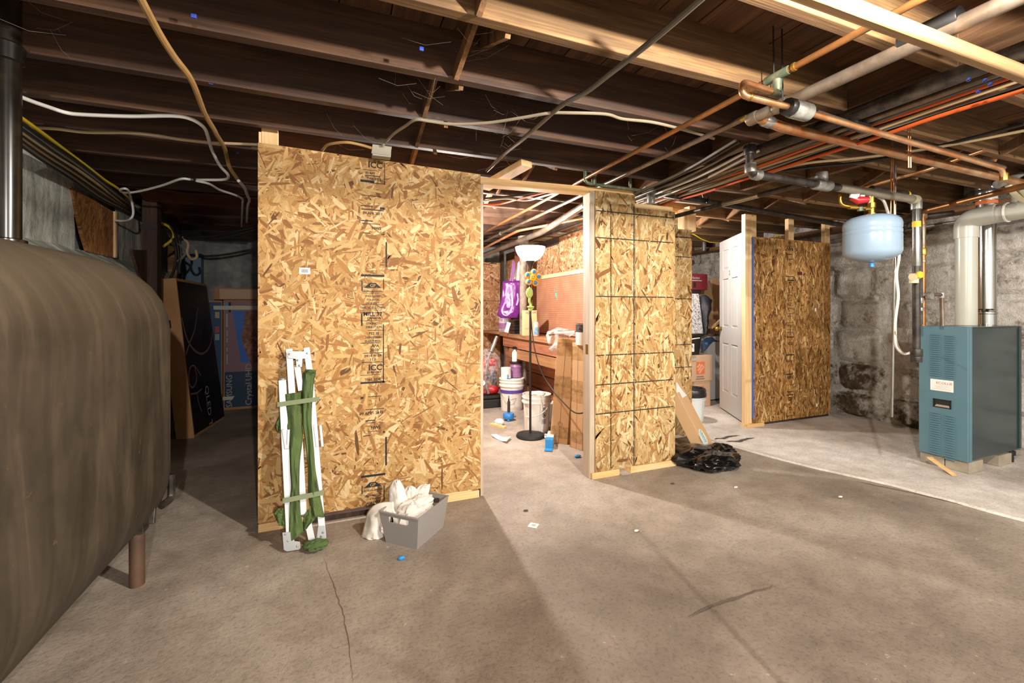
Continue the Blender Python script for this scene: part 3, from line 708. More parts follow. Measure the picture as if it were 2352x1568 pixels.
for c, d in ((.11,.305),(.40,.597)):
    for a, b in ((.22,.80),(.99,1.56),(1.67,1.90)):
        m = M(); g = .03
        lo = [dp(c+.008,a+.008,DT/2-.0158), dp(d-.008,a+.008,DT/2-.0158), dp(d-.008,b-.008,DT/2-.0158), dp(c+.008,b-.008,DT/2-.0158)]
        hi = [dp(c+g,a+g,DT/2-.003), dp(d-g,a+g,DT/2-.003), dp(d-g,b-g,DT/2-.003), dp(c+g,b-g,DT/2-.003)]
        m.add(lo+hi, [(4,5,6,7),(0,1,5,4),(1,2,6,5),(2,3,7,6),(3,0,4,7)]); O('raised_panel', m, m_white, dr, smooth=False)
m = M(); m.lathe([(.026,0),(.028,.004),(.012,.008),(.012,.03),(.026,.042),(.030,.055),(.024,.068),(0,.072)], dp(DW-.06, .965, DT/2), 20, nv); O('knob', m, m_brass, dr)
m = M(); m.box(0,0,0,0,0,0); m = M()
for vz in (1.72, .37):
    O('hinge', M().beam(h0+V((-.012,-.045,vz-.045)), h0+V((-.012,-.045,vz+.045)), .07, .006, (.4,1,0)), m_brass, dr, smooth=False)
m = M().text('2', .075, dp(.375, 1.595, DT/2+.001), -dv, (0,0,1)); O('number_mark', m, m_ink2, dr, smooth=False)

# ================================================================== THINGS: LEFT SIDE
sl = T('added_dish_lamp', 'black standing lamp added out of view, its upturned dish shading the near floor', 'lamp', (1.22, .37, 0))  # added unseen stand; its dish keeps the bulb's light off the near floor
O('base', M().lathe([(0,0),(.13,0),(.13,.025),(.02,.03),(0,.03)], (1.22,.37,0), 28), m_blackmt, sl)
O('pole', M().lathe([(.011,.03),(.011,1.96)], (1.22,.37,0), 12), m_blackmt, sl)
O('dish', M().lathe([(.0,1.955),(.05,1.96),(.092,1.985),(.088,1.987),(.05,1.966),(0,1.962)], (1.22,.37,0), 28), m_blackmt, sl)

# ---- oil tank
tk = T('oil_tank', 'huge brown dusty steel oil tank filling the left foreground', 'oil tank', (-1.095, 1.8, .1))
xc, R_, zl, zh = -1.095, .345, .455, 1.117
prof = []
for i in range(13): a = -math.pi/2+math.pi*i/12; 
def obround(sc_, y, n=14):
    o = []
    for i in range(n+1): a = math.pi*i/n; o.append(V((xc+R_*sc_*math.cos(a), y, zh+(R_*sc_)*math.sin(a))))
    for i in range(1, 6): t = i/6; o.append(V((xc-R_*sc_, y, zh+(zl-zh)*t)))
    for i in range(n+1): a = math.pi+math.pi*i/n; o.append(V((xc+R_*sc_*math.cos(a), y, zl+(R_*sc_)*math.sin(a))))
    for i in range(1, 6): t = i/6; o.append(V((xc+R_*sc_, y, zl+(zh-zl)*t)))
    return o
m = M(); secs = []
ys = [(.90,.30),(.905,.72),(.93,.90),(.98,.98),(1.05,1.0)] + [(1.05+1.46*i/10, 1.0) for i in range(1, 11)] + [(2.57,.985),(2.63,.93),(2.675,.82),(2.705,.62),(2.715,.3)]
n = len(obround(1, 0)); vs = []
for y, s_ in ys: vs += obround(s_, y)
m.add(vs, [(i*n+k_, (i+1)*n+k_, (i+1)*n+(k_+1) % n, i*n+(k_+1) % n) for i in range(len(ys)-1) for k_ in range(n)])
m.f += [tuple(range(n)), tuple(reversed(range((len(ys)-1)*n, len(ys)*n)))]
O('shell', m, m_tank, tk)
for (lx, ly) in ((-.833, 2.42), (-1.36, 2.42), (-.833, 1.15), (-1.36, 1.15)):
    lg = O('leg', M().lathe([(0,0),(.028,0),(.028,.25),(.0,.25)], (lx, ly, 0), 14), plain('rusty pipe leg', '#6a5444', .6, .3, .4, var=.4, dirt='#75503a', dscale=16), tk)
    O('socket', M().box(lx-.034, lx+.034, ly-.034, ly+.034, .235, .30).beam((lx+.03, ly+.03, .25), (lx+.03, ly+.06, .38), .02, .05, (1,0,0)), m_blackpipe, lg, smooth=False, bev=.004)
m = M().tube(fillet([(-.775, 2.52, .30), (-.76, 2.6, .30), (-.76, 2.6, .42)], .03), .017, 8); O('outlet_pipe', m, m_blackpipe, tk)
q = P(17, 400, X=-1.095)
fp_ = O('fill_pipe', M().lathe([(.036,1.44),(.036,2.40)], (q.x, q.y, 0), 18), m_stack, tk)
O('pipe_collar', M().lathe([(.036,2.10),(.044,2.105),(.046,2.16),(.036,2.17)], (q.x, q.y, 0), 18), m_stack, fp_)
O('pipe_collar', M().lathe([(.036,1.43),(.05,1.435),(.05,1.47),(.036,1.475)], (q.x, q.y, 0), 18), m_stack, fp_)
# ---- posts, plywood and the corner behind the tank
po = T('wood_post', 'dark timber post standing at the far end of the left wall', 'post', (-1.48, 4.6, 0))
O('shaft', M().box(-1.535, -1.43, 4.55, 4.65, 0, 2.2), m_darkpost, po, smooth=False, bev=.004)
O('iron_plate', M().box(-1.54, -1.425, 4.54, 4.55, 1.90, 1.94), m_blackmt, po, smooth=False)
A = [P(303,573,X=-1.50), P(352,575,X=-1.50), P(352,672,X=-1.50), P(335,665,X=-1.50), P(318,622,X=-1.50)]
O('plywood_offcut', M().prism(A, (-.02, 0, 0)), m_darkpost, None, 'dark brown plywood offcut leaning on the left wall beside the post', 'board', smooth=False)
a0 = P(398, 640, Y=5.9); 
O('timber_stud', M().beam((a0.x, 5.95, 0), (a0.x-.02, 5.95, P(398,566,Y=5.95).z), .09, .06, (0,1,0)), m_joist, None, 'upright brown timber behind the black television carton', 'timber', smooth=False, bev=.003)
O('timber_scrap', M().beam(P(380,640,X=-1.62), P(376,735,X=-1.62), .05, .03, (1,0,0)), m_redplank, None, 'short reddish timber scrap upright beside the dark post', 'timber', smooth=False)
ep_ = T('electrical_panel', 'blue grey metal cabinet on the back wall above the cartons', 'electrical panel', (P(446,600,Y=6.46).x, 6.46, 1.5))
qa, qb = P(428,582,Y=6.44), P(466,690,Y=6.44)
O('cabinet', M().box(qa.x, qb.x, 6.36, 6.48, qb.z, qa.z), m_elec, ep_, smooth=False, bev=.004)
O('cover', M().box(qa.x+.03, qb.x-.08, 6.352, 6.36, qb.z+.02, qa.z-.02), m_elec, ep_, smooth=False, bev=.003)

# ---- black television carton leaning to the left
A0, B0, A1, B1 = P(446,1006,z=0), P(517,960,z=0), V((-1.425, 4.99, 1.523)), V((-1.372, 5.79, 1.512))
nrm = (B0-A0).cross(A1-A0).normalized()
if nrm.x < 0: nrm = -nrm
th = nrm*-.15
tv = T('television_carton', 'tall black television carton with brown line art leaning left', 'box', (A0.x, (A0.y+B0.y)/2, 0))
O('carton', M().hexa([A0, B0, B0+th+V((0,0,.01)), A0+th+V((0,0,.01)), A1, B1, B1+th, A1+th]), m_card, tv, smooth=False, bev=.004)
def tvp(x, y, k_=.002): 
    p = P(x, y, pl=(nrm.x, nrm.y, nrm.z, nrm.dot(A0))); return p+nrm*k_
def inset(a, b, c, d, e):
    c0 = (a+b+c+d)/4; return [p+(c0-p)*e+nrm*.001 for p in (a, b, c, d)]
O('printed_face', M().poly(inset(A0, B0, B1, A1, .035)), plain('black carton print', '#17161a', .45), tv, smooth=False)
def ribbon(pts, wd, fn=tvp, cl=False):
    pts = smoothpath(pts, 6) if not cl else pts
    a, b = [], []; L = len(pts)
    for i in range(L):
        t = (pts[min(i+1,L-1)]-pts[max(i-1,0)]).normalized(); s_ = nrm.cross(t).normalized()*wd/2; a.append(pts[i]+s_); b.append(pts[i]-s_)
    return M().add(a+b, [(i, i+1, L+i+1, L+i) for i in range(L-1)])
O('line_art', ribbon([tvp(417,730), tvp(428,775), tvp(445,803), tvp(465,812), tvp(481,795), tvp(489,760)], .025), m_inkbr, tv, smooth=False)
O('line_art', ribbon([tvp(454,705), tvp(447,755), tvp(436,785), tvp(426,815)], .02), m_inkbr, tv, smooth=False)
O('digit_print', ribbon([tvp(461,862), tvp(446,840), tvp(436,845), tvp(433,870), tvp(438,888), tvp(446,886), tvp(451,868), tvp(447,842)], .016), m_inkbr, tv, smooth=False)
O('digit_print', ribbon([tvp(437,905), tvp(452,902), tvp(463,893)], .016), m_inkbr, tv, smooth=False)
O('digit_print', ribbon([tvp(452,903), tvp(456,925), tvp(463,945)], .016), m_inkbr, tv, smooth=False)
up_ = (A1-A0).normalized(); al_ = (B0-A0).normalized()
O('lettering', M().text('QLED', .125, tvp(470, 886, .002), -up_, al_), m_inkgrey, tv, smooth=False)
O('lettering', M().text('TV', .125, tvp(470, 886, .002)-up_*.36, -up_, al_), m_inkgrey, tv, smooth=False)
O('lettering', M().text('SAMSUNG', .06, tvp(473, 665, .002), -up_, al_), m_inkbr, tv, smooth=False)
O('handle_slot', M().obb(tvp(409, 742, -.075)-al_*.802*0+V((0,-.003,0)), up_, nrm, al_, .035, .016, .003), m_blackmt, tv, smooth=False)

# ---- colour television carton against the back wall
YS = 6.25
qa, qb = P(513, 690, Y=YS), P(592, 690, Y=YS); x0 = qa.x; x1 = -.50; zt_ = 1.345
sm = T('television_carton', 'blue and mauve television carton standing upright at the back wall', 'box', (-.9, 6.3, 0))
O('carton', M().box(x0, x1, YS, YS+.15, 0, zt_), m_card, sm, smooth=False, bev=.004)
def sz(y): return P(550, y, Y=YS).z
xf = P(516, 700, Y=YS).x
O('mauve_print', M().quad((0,YS-.001,0), (1,0,0), (0,0,1), xf, x1-.02, sz(853), sz(692)), m_mauve, sm, smooth=False)
O('navy_print', M().quad((0,YS-.001,0), (1,0,0), (0,0,1), xf, x1-.02, .03, sz(853)), m_navy, sm, smooth=False)
def sp_(x, y, k_=.002): p = P(x, y, Y=YS); return V((p.x, YS-k_, p.z))
O('screen_picture', M().poly([sp_(534,714), sp_(586,714), V((x1-.1,YS-.002,sz(714))), V((x1-.1,YS-.002,sz(833))), sp_(553,833)]), m_skyblue, sm, smooth=False)
O('mountain_picture', M().poly([sp_(563,714,.003), sp_(587,714,.003), V((x1-.1,YS-.003,sz(714))), V((x1-.1,YS-.003,sz(833))), sp_(575,833,.003), sp_(562,800,.003), sp_(554,774,.003), sp_(560,750,.003)]), m_mount, sm, smooth=False)
O('lettering', M().text('SAMSUNG', .087, sp_(533, 935, .004), (0,0,1), (-1,0,0)), m_inkgrey, sm, smooth=False)
O('lettering', M().text('Crystal', .098, sp_(578, 930, .004), (0,0,1), (-1,0,0)), m_inkgrey, sm, smooth=False)
O('lettering', M().text('UHD', .098, sp_(578, 930, .004)+V((0,0,.305)), (0,0,1), (-1,0,0)), m_inkgrey, sm, smooth=False)
O('badge', M().quad((0,YS-.003,0), (1,0,0), (0,0,1), xf+.005, xf+.035, sz(708), sz(694)), m_bluepr, sm, smooth=False)
O('badge', M().quad((0,YS-.003,0), (1,0,0), (0,0,1), xf+.04, xf+.065, sz(708), sz(694)), m_ink2, sm, smooth=False)
O('badge', M().quad((0,YS-.003,0), (1,0,0), (0,0,1), xf+.04, xf+.065, sz(717), sz(710)), m_ink2, sm, smooth=False)
O('spec_print', M().quad((0,YS-.003,0), (1,0,0), (0,0,1), xf+.014, xf+.034, sz(751), sz(720)), m_inkgrey, sm, smooth=False)
for ya, yb in ((758,772),(776,786),(797,806),(812,835)):
    O('spec_print', M().quad((0,YS-.003,0), (1,0,0), (0,0,1), xf+.02, xf+.032, sz(yb), sz(ya)), m_inkgrey, sm, smooth=False)
mt_ = plain('masking tape', '#c6c2ae', .6)
O('tape_strip', M().box(x0-.10, x1, YS-.006, YS-.004, sz(711), sz(702)), mt_, sm, smooth=False)
O('tape_strip', M().hexa([sp_(512,919,.006), sp_(534,917,.006), sp_(534,917,.004), sp_(512,919,.004), sp_(512,911,.006), sp_(539,909,.006), sp_(539,909,.004), sp_(512,911,.004)]), mt_, sm, smooth=False)
b2 = T('television_carton', 'narrow dark blue carton side squeezed beside the mauve carton', 'box', (x0-.09, 6.35, 0))
O('carton', M().box(x0-.17, x0-.015, 6.27, 6.42, 0, sz(690)), m_card, b2, smooth=False, bev=.003)
O('printed_side', M().quad((0,6.269,0), (1,0,0), (0,0,1), x0-.16, x0-.025, .03, sz(694)), plain('blue side print', '#1f4a72', .5), b2, smooth=False)
for i, (yv, c_) in enumerate(((723,'#b7a06a'),(756,'#b8442c'),(773,'#8f9c8e'))):
    O('icon_print', M().quad((0,6.268,0), (1,0,0), (0,0,1), x0-.09, x0-.045, sz(yv+7), sz(yv-7)), plain('icon '+c_, c_, .5), b2, smooth=False)
qa, qb = P(494,659,Y=6.24), P(592,684,Y=6.24)
cb = T('cardboard_box', 'flat brown cardboard box lying across the upright cartons', 'box', (-1, 6.3, zt_))
O('carton', M().box(qa.x, -.55, 6.2, 6.46, zt_+.002, zt_+.145), m_card, cb, smooth=False, bev=.004)
O('pale_face', M().box(qa.x+.055, -.56, 6.196, 6.2, zt_+.012, zt_+.128), m_cardlt, cb, smooth=False)

# ---- folded camp cot leaning on the big board
ct = T('camp_cot', 'folded camp cot of white metal tubes and olive canvas leaning on the board', 'camp cot', P(690,1258,z=0))
CPL = (0, 1, -.20, 2.482)
def cp(x, y, k_=0): p = P(x, y, pl=CPL); return p + V((0, -.98, .196))*k_
def bar(name, a, b, wpx, k_, mt=None, th=.018):
    p0, p1 = cp(*a, k_), cp(*b, k_); wd = (cp(a[0]+wpx, a[1], k_)-p0).length
    return O(name, M().beam(p0, p1, wd, th, (0,-.98,.196)), mt or m_alu, ct, smooth=False, bev=.002)
b_ = bar('tube', (649,873), (668,1250), 17, .012)
O('end_cap', M().blob(cp(648,872,.012), (.019,.008,.012), 0, 1, n=12, m=8), m_galv, b_)
bar('tube', (713,870), (742,1240), 15, .012)
bar('tube', (664,801), (671,905), 15, .0)
bar('tube', (704,798), (712,858), 14, .0)
bar('tube', (683,842), (692,897), 14, .002)
b_ = bar('tube', (685,950), (698,1180), 14, .004)
O('end_cap', M().blob(cp(699,1181,.004), (.017,.008,.014), 0, 1, n=12, m=8), m_galv, b_)
bar('tube', (707,1195), (718,1246), 15, .006)
for a, b in (((651,985),(658,1030)),((664,985),(662,1030)),((723,975),(729,1025)),((736,975),(741,1025))):
    bar('sleeve', a, b, 6, .024, m_alup, .01)
def plate(pts, k_, mt=m_alup, th=.006):
    return O('bracket', M().prism([cp(x, y, k_) for x, y in pts], V((0,-.98,.196))*th), mt, ct, smooth=False, bev=.001)
br = plate([(659,811),(664,807),(708,807),(713,813),(710,822),(695,825),(694,843),(681,843),(680,825),(662,823)], .012)
for x, y in ((665,814),(706,812),(684,828),(688,840)): O('rivet', M().lathe([(.006,0),(.005,.003),(0,.004)], cp(x, y, .018), 10, (0,-.98,.196)), m_galv, br)
br = plate([(650,1219),(668,1218),(670,1238),(690,1240),(692,1254),(688,1258),(660,1262),(653,1258)], .024)
for x, y in ((657,1223),(663,1238),(684,1250)): O('rivet', M().lathe([(.006,0),(.005,.003),(0,.004)], cp(x, y, .030), 10, (0,-.98,.196)), m_galv, br)
br = plate([(731,1205),(746,1204),(749,1240),(714,1250),(712,1236),(728,1231)], .024)
for x, y in ((742,1219),(738,1228),(719,1243)): O('rivet', M().lathe([(.006,0),(.005,.003),(0,.004)], cp(x, y, .030), 10, (0,-.98,.196)), m_galv, br)
def clothstrip(name, L_, R_e, k_, bulge=.02, mt=m_canvas, seed=0, nu=10):
    Lp = smoothpath([cp(x, y, k_) for x, y in L_], 8); Rp = smoothpath([cp(x, y, k_) for x, y in R_e], 8); nv_ = min(len(Lp), len(Rp))-1; nn = V((0,-.98,.196))
    def f(u, v):
        i = min(int(v*nv_), nv_-1); t = v*nv_-i
        a = Lp[i]*(1-t)+Lp[i+1]*t; b = Rp[i]*(1-t)+Rp[i+1]*t; p = a*(1-u)+b*u
        return p + nn*(bulge*math.sin(math.pi*u)**.7 + .010*noise.noise(V((u*5, v*9, seed))) + .006*math.sin(u*11+v*7+seed))
    return O(name, M().grid(f, nu, nv_), mt, ct, solid=.003)
clothstrip('canvas', [(656,905),(660,950),(661,1000),(664,1060),(668,1120),(665,1180),(666,1243)], [(694,900),(692,950),(696,1000),(689,1060),(688,1120),(692,1180),(700,1215)], .014, .026, seed=1)
clothstrip('canvas', [(697,855),(694,900),(695,960),(703,1020),(708,1080),(708,1130),(716,1180)], [(722,865),(720,905),(718,960),(722,1020),(726,1080),(734,1130),(747,1185)], .014, .030, seed=4)
clothstrip('canvas', [(700,1180),(698,1200),(700,1218)], [(720,1150),(726,1185),(712,1200)], .018, .012, seed=7)
clothstrip('canvas', [(641,955),(633,975),(637,990)], [(652,945),(652,975),(652,995)], -.004, .008, seed=9)
clothstrip('canvas', [(636,1168),(630,1180),(640,1205)], [(655,1165),(655,1185),(657,1210)], -.004, .01, seed=12)
m = M().blob(P(725,1256,z=.03)+V((0,.03,0)), (.055,.045,.018), .45, 2.8, 5, 30, 16, .001); O('canvas_fold', m, m_canvas, ct)
clothstrip('canvas', [(702,848),(698,858),(697,868)], [(727,850),(725,858),(722,872)], .012, .012, seed=14)
for a, b in (((640,929),(733,916)),((652,1146),(744,1127))):
    p0, p1 = cp(*a, .047), cp(*b, .047)
    O('strap', M().beam(p0, p1, .024, .004, (0,-.98,.196)), m_strap, ct, smooth=False)
    for p in (p0, p1): O('strap', M().beam(p, p+V((0,.035,-.007)), .004, .024, (0,.196,.98)), m_strap, ct, smooth=False)

# ---- grey storage bin with cotton bags
C0 = V((.371, 2.251, 0)); e1 = V((.69,.724,0)).normalized(); e2 = V((-.724,.69,0)).normalized()
bn = T('storage_bin', 'open grey plastic bin with slot handle stuffed with white cloth', 'storage bin', C0)
def bp(a, b, z): 
    f = z/.168; g = .022*f; return C0 + e1*(a*(.255+2*g)-g) + e2*(b*(.195+2*g)-g) + V((0,0,z))
Ht = .168
def wall(n0, c0, c1, hole=False):
    m = M(); t = .004
    def q(u, z, inn):
        a = c0[0]+(c1[0]-c0[0])*u; b = c0[1]+(c1[1]-c0[1])*u; p = bp(a, b, z)
        if inn: p = p+(bp(.5,.5,z)-p).normalized()*t
        return p
    if not hole:
        m.hexa([q(0,0,0), q(1,0,0), q(1,0,1), q(0,0,1), q(0,Ht,0), q(1,Ht,0), q(1,Ht,1), q(0,Ht,1)])
    else:
        us = [0,.22,.25,.72,.75,1]; zs = [0,.118,.125,.142,.149,Ht]
        for i in range(5):
            for j in range(5):
                if 1 <= i <= 3 and 1 <= j <= 3 and not (i in (1,3) and j in (1,3) and False): continue
                m.hexa([q(us[i],zs[j],0), q(us[i+1],zs[j],0), q(us[i+1],zs[j],1), q(us[i],zs[j],1), q(us[i],zs[j+1],0), q(us[i+1],zs[j+1],0), q(us[i+1],zs[j+1],1), q(us[i],zs[j+1],1)])
    return O(n0, m, m_bin, bn, smooth=False)
wall('side', (0,1), (0,0), True); wall('side', (0,0), (1,0)); wall('side', (1,0), (1,1), True); wall('side', (1,1), (0,1))
O('base', M().prism([bp(0,0,.002), bp(1,0,.002), bp(1,1,.002), bp(0,1,.002)], (0,0,.004)), m_bin, bn, smooth=False)
rp = [bp(0,0,Ht), bp(1,0,Ht), bp(1,1,Ht), bp(0,1,Ht), bp(0,0,Ht)]
m = M()
for i in range(4): m.beam(rp[i], rp[i+1], .009, .006)
O('rim', m, m_bin, bn, smooth=False, bev=.001)
# cotton bags: creased sheets over a soft core
def sheet(name, rows_, amp, seed, mt, label, cat, solid=.004, nu=6, nv=6, group=None, parent=None, fr=9):
    cur = [smoothpath(r, nu) for r in rows_]; L = min(len(c) for c in cur); gridp = []
    for i in range(L): gridp.append(smoothpath([c[i] for c in cur], nv))
    Kn = len(gridp[0]); m = M(); vs = []
    for j in range(Kn):
        for i in range(L):
            p = gridp[i][j]; d = noise.noise_vector(p*fr+V((seed,seed,seed)))*amp + noise.noise_vector(p*fr*2.7+V((seed,0,seed)))*amp*.45; q = p+d
            if q.z < .003: q.z = .003
            vs.append(q)
    m.add(vs, [(j*L+i, j*L+i+1, (j+1)*L+i+1, (j+1)*L+i) for j in range(Kn-1) for i in range(L-1)])
    return O(name, m, mt, parent, label, cat, group, solid=solid)
def bb(a, b, z): return bp(a, b, min(z, Ht)) + V((0,0,max(0, z-Ht)))
bagm = T('cotton_bag', 'white cotton bag crumpled in the grey bin and spilling out left', 'bag', bp(.5,.5,.02))
O('fill', M().blob(bp(.5,.55,.10), (.105,.10,.075), .30, 2.6, 3, 40, 24), m_cloth, bagm)
def petal(name, L_, R_e, dd, bulge, seed, parent, mt=m_cloth, nu=14, cr=.012):
    Lp = smoothpath([P(x, y, d=dd) for x, y in L_], 6); Rp = smoothpath([P(x, y, d=dd) for x, y in R_e], 6); n_ = min(len(Lp), len(Rp))-1
    def f(u, v):
        i = min(int(v*n_), n_-1); t = v*n_-i; a = Lp[i]*(1-t)+Lp[i+1]*t; b = Rp[i]*(1-t)+Rp[i+1]*t; p = a*(1-u)+b*u
        p = p - Fv*(bulge*math.sin(math.pi*u) + cr*(1-2*abs(noise.noise(V((u*3.1, v*3.7, seed))))) + cr*.5*noise.noise(V((u*8, v*9, seed))))
        p.z = max(p.z, .003); return p
    return O(name, M().grid(f, nu, n_), mt, parent, solid=.004)
petal('peak', [(884,1182),(893,1150),(893,1126),(903,1104),(914,1099)], [(955,1185),(942,1160),(934,1138),(927,1116),(917,1100)], 2.42, .022, 2, bagm, cr=.007)
petal('peak', [(915,1182),(922,1155),(926,1132),(934,1118),(943,1114)], [(968,1182),(962,1155),(960,1135),(955,1120),(946,1114)], 2.46, .014, 5, bagm, cr=.006)
petal('peak', [(938,1182),(943,1160),(950,1132),(962,1116),(978,1109)], [(992,1180),(985,1155),(984,1135),(988,1118),(988,1110)], 2.47, .014, 9, bagm, cr=.006)
petal('spill', [(905,1150),(868,1155),(846,1174),(838,1205),(829,1236)], [(925,1185),(905,1180),(893,1190),(889,1212),(889,1238)], 2.37, .05, 8, bagm, cr=.009)
petal('spill', [(885,1165),(876,1185),(872,1205)], [(905,1170),(897,1190),(892,1225)], 2.34, .03, 12, bagm, cr=.009)
O('knot', M().blob(bb(.66,.45,.165), (.055,.045,.03), .45, 3.2, 12, 30, 18), m_cloth, bagm)

# ================================================================== DOORWAY: WORKSHOP THINGS
# ---- floor lamp
lb = P(1218, 1003, z=0); fl_ = T('floor_lamp', 'black torchiere floor lamp with glowing white bowl in the doorway', 'lamp', lb)
O('base', M().lathe([(0,0),(.132,0),(.138,.012),(.130,.030),(.06,.036),(.02,.04),(0,.04)], lb, 32), m_blackmt, fl_)
O('pole', M().lathe([(.011,.03),(.011,1.66)], lb, 14), m_blackmt, fl_)
O('cup', M().lathe([(.012,1.60),(.016,1.63),(.03,1.665),(.05,1.695),(.0,1.70)], lb, 24), m_black, fl_)
O('bowl', M().lathe([(.05,1.692),(.09,1.715),(.118,1.75),(.138,1.79),(.145,1.825),(.139,1.825),(.130,1.79),(.11,1.755),(.085,1.724),(.0,1.705)], lb, 40), m_glow, fl_)
lamp('torchiere_light', (lb.x, lb.y, 1.80), 13, (1.0, .93, .85), .05)
# plush flower tied to the pole
pf = T('plush_flower', 'smiling orange and blue plush flower tied to the lamp pole', 'plush toy', lb+V((0,0,1.2)))
fd = -(Fv*.95+V((0,0,-.1))).normalized(); fc = lb + V((0,0,0)) - Fv*.035; fc.z = P(1224,638,d=4.08).z
U_ = V((0,0,1)); R2 = U_.cross(fd).normalized()*-1
fc = V((P(1224,638,d=4.06).x, P(1224,638,d=4.06).y, fc.z))
for i in range(5):
    a = math.radians(100+72*i); d_ = R2*math.cos(a)+U_*math.sin(a); c = fc + d_*.052 - fd*.004
    pe = O('petal', M().blob(c, (.032,.026,.032), .08, 2, i, 18, 12, ridge=False), m_plushor, pf)
    O('petal_centre', M().blob(c+fd*.014+d_*.002, (.021,.018,.021), .08, 2, i+9, 14, 10, ridge=False), m_plushbl, pe)
fa = O('face', M().blob(fc+fd*.012, (.034,.026,.034), .03, 2, 3, 20, 14, ridge=False), m_yellowlt, pf)
for sx in (-.011, .011): O('eye', M().blob(fc+fd*.037+R2*sx+U_*.006, (.004,.003,.005), 0, 1, n=10, m=8), m_blackmt, fa)
O('smile', M().tube([fc+fd*.037+R2*(.013*math.cos(t))+U_*(-.004+.010*math.sin(t)) for t in [math.pi+math.pi*i/8 for i in range(9)]], .0018, 6), m_blackmt, fa)
O('stem', M().tube(smoothpath([P(1220,665,d=4.08), P(1216,690,d=4.07), P(1219,700,d=4.08), P(1216,712,d=4.06), P(1224,706,d=4.06)], 6), .012, 10), m_plushgr, pf)
O('leaf', M().blob(P(1216,672,d=4.06), (.034,.02,.05), .25, 2, 4, 20, 14, ridge=False), m_plushgr, pf)
O('leaf', M().blob(P(1219,705,d=4.05), (.036,.02,.012), .2, 2, 8, 18, 12, ridge=False), m_plushgr, pf)
# lamp cord
cd = smoothpath([P(1219,720,d=4.2), P(1226,790,d=4.2), P(1242,850,d=4.1), P(1268,893,d=3.95), P(1292,922,d=3.74), P(1315,944,d=3.48), P(1333,949,d=3.4), P(1358,941,d=3.35)], 8)
O('power_cord', M().tube(cd, .0055, 8), m_wirebk, None, 'black power cord looping from lamp pole past the tall cartons', 'cord')
# ---- work bench
bx0, bx1 = 2.035, XW-.012
wbn = T('workbench', 'rough wooden workbench along the pegboard wall', 'workbench', (2.2, 4.6, 0))
O('top', M().box(bx0, bx1-.115, 3.35, 5.6, .872, .912), m_benchY, wbn, smooth=False, bev=.003)
O('top', M().box(bx1-.11, bx1, 3.35, 5.6, .872, .910), m_benchY, wbn, smooth=False, bev=.003)
O('apron', M().box(bx0+.03, bx0+.06, 3.4, 5.55, .74, .868), m_redplank, wbn, smooth=False, bev=.003)
O('brace_board', M().box(bx0+.02, bx0+.05, 3.4, 5.3, .615, .725), m_benchY, wbn, smooth=False, bev=.003)
O('leg', M().box(bx0+.06, bx0+.15, 3.5, 3.59, 0, .87), m_redplank, wbn, smooth=False)
O('leg', M().box(bx0+.06, bx0+.15, 5.45, 5.54, 0, .87), m_redplank, wbn, smooth=False)
O('shelf', M().box(bx0-.02, bx1, 5.65, 6.3, .89, .92), m_benchY, wbn, smooth=False)
q = P(1202, 942, z=0); q = V((2.165, q.y*2.165/q.x, 0))
O('lally_column', M().lathe([(.048,0),(.048,2.02),(.07,2.02),(.07,2.15)], q, 20), plain('painted column', '#a79a88', .6, var=.3, dirt='#6f6250', dscale=7), None, 'round grey support column at the front of the workbench', 'column')
def on(px_, X_=2.25, y=770): p = P(px_, y, X=X_); return p.y
# cardboard box standing on the bench
pa, pb = P(1198,700,X=2.12), P(1233,700,X=2.12)
ob_ = T('cardboard_box', 'tan paper carton with black lettering standing on the bench', 'box', (2.12, (pa.y+pb.y)/2, .912))
ca = P(1196, 765, d=5.05); cbx = P(1233, 765, d=4.75)
ca = V((2.06, 4.86, .913)); dirb = V((.55,-.65,0)).normalized(); dn = V((-dirb.y, dirb.x, 0)); dn = dn if dn.dot(V((1,1,0))) > 0 else -dn
ca = P(1199, 766, z=.913); 
pr = P(1233, 766, z=.913); 
ca = V((2.05, 2.05*ca.y/ca.x, .913)); sc2 = (ca-EYE).dot(Fv); prr = EYE + (P(1233,766,d=1)-EYE)*(sc2-.05); pr = V((prr.x, prr.y, .913))
dirb = (pr-ca); dirb.z = 0; bl = dirb.length; dirb.normalize(); dn = V((-dirb.y, dirb.x, 0))
O('carton', M().prism([ca, ca+dirb*bl, ca+dirb*bl+dn*.055, ca+dn*.055], (0,0,.305)), m_cardtan, ob_, smooth=False, bev=.003)
O('lettering', M().text('op', .05, ca+dirb*.045-dn*.001+V((0,0,.265)), dirb, (0,0,1)), m_ink2, ob_, smooth=False)
O('lettering', M().text('ok', .05, ca+dirb*(bl-.055)-dn*.001+V((0,0,.268)), dirb, (0,0,1)), m_ink2, ob_, smooth=False)
O('small_print', M().quad(ca-dn*.001, dirb, (0,0,1), .04, .13, .085, .088).quad(ca-dn*.001, dirb, (0,0,1), .04, .13, .076, .079), m_inkbr, ob_, smooth=False)
# aerosol can
q = P(1232, 766, z=.913); q = EYE+(P(1232,766,d=1)-EYE)*(sc2-.09); q.z = .913
ac = T('spray_can', 'white spray can with blue label on the bench beside the carton', 'spray can', q)
O('body', M().lathe([(0,0),(.030,0),(.032,.004),(.032,.145),(.026,.165),(.012,.172)], q, 20), plain('can white', '#cfcac6', .3, .3), ac)
O('label', M().lathe([(.0325,.02),(.0325,.105)], q, 20), plain('can label', '#6fa9cf', .4, 0, .5, var=.35, dirt='#e0d9ce', dscale=28), ac)
O('cap', M().lathe([(.011,.17),(.011,.215),(.008,.222),(0,.222)], q, 14), plain('can cap', '#c9a36a', .5), ac)
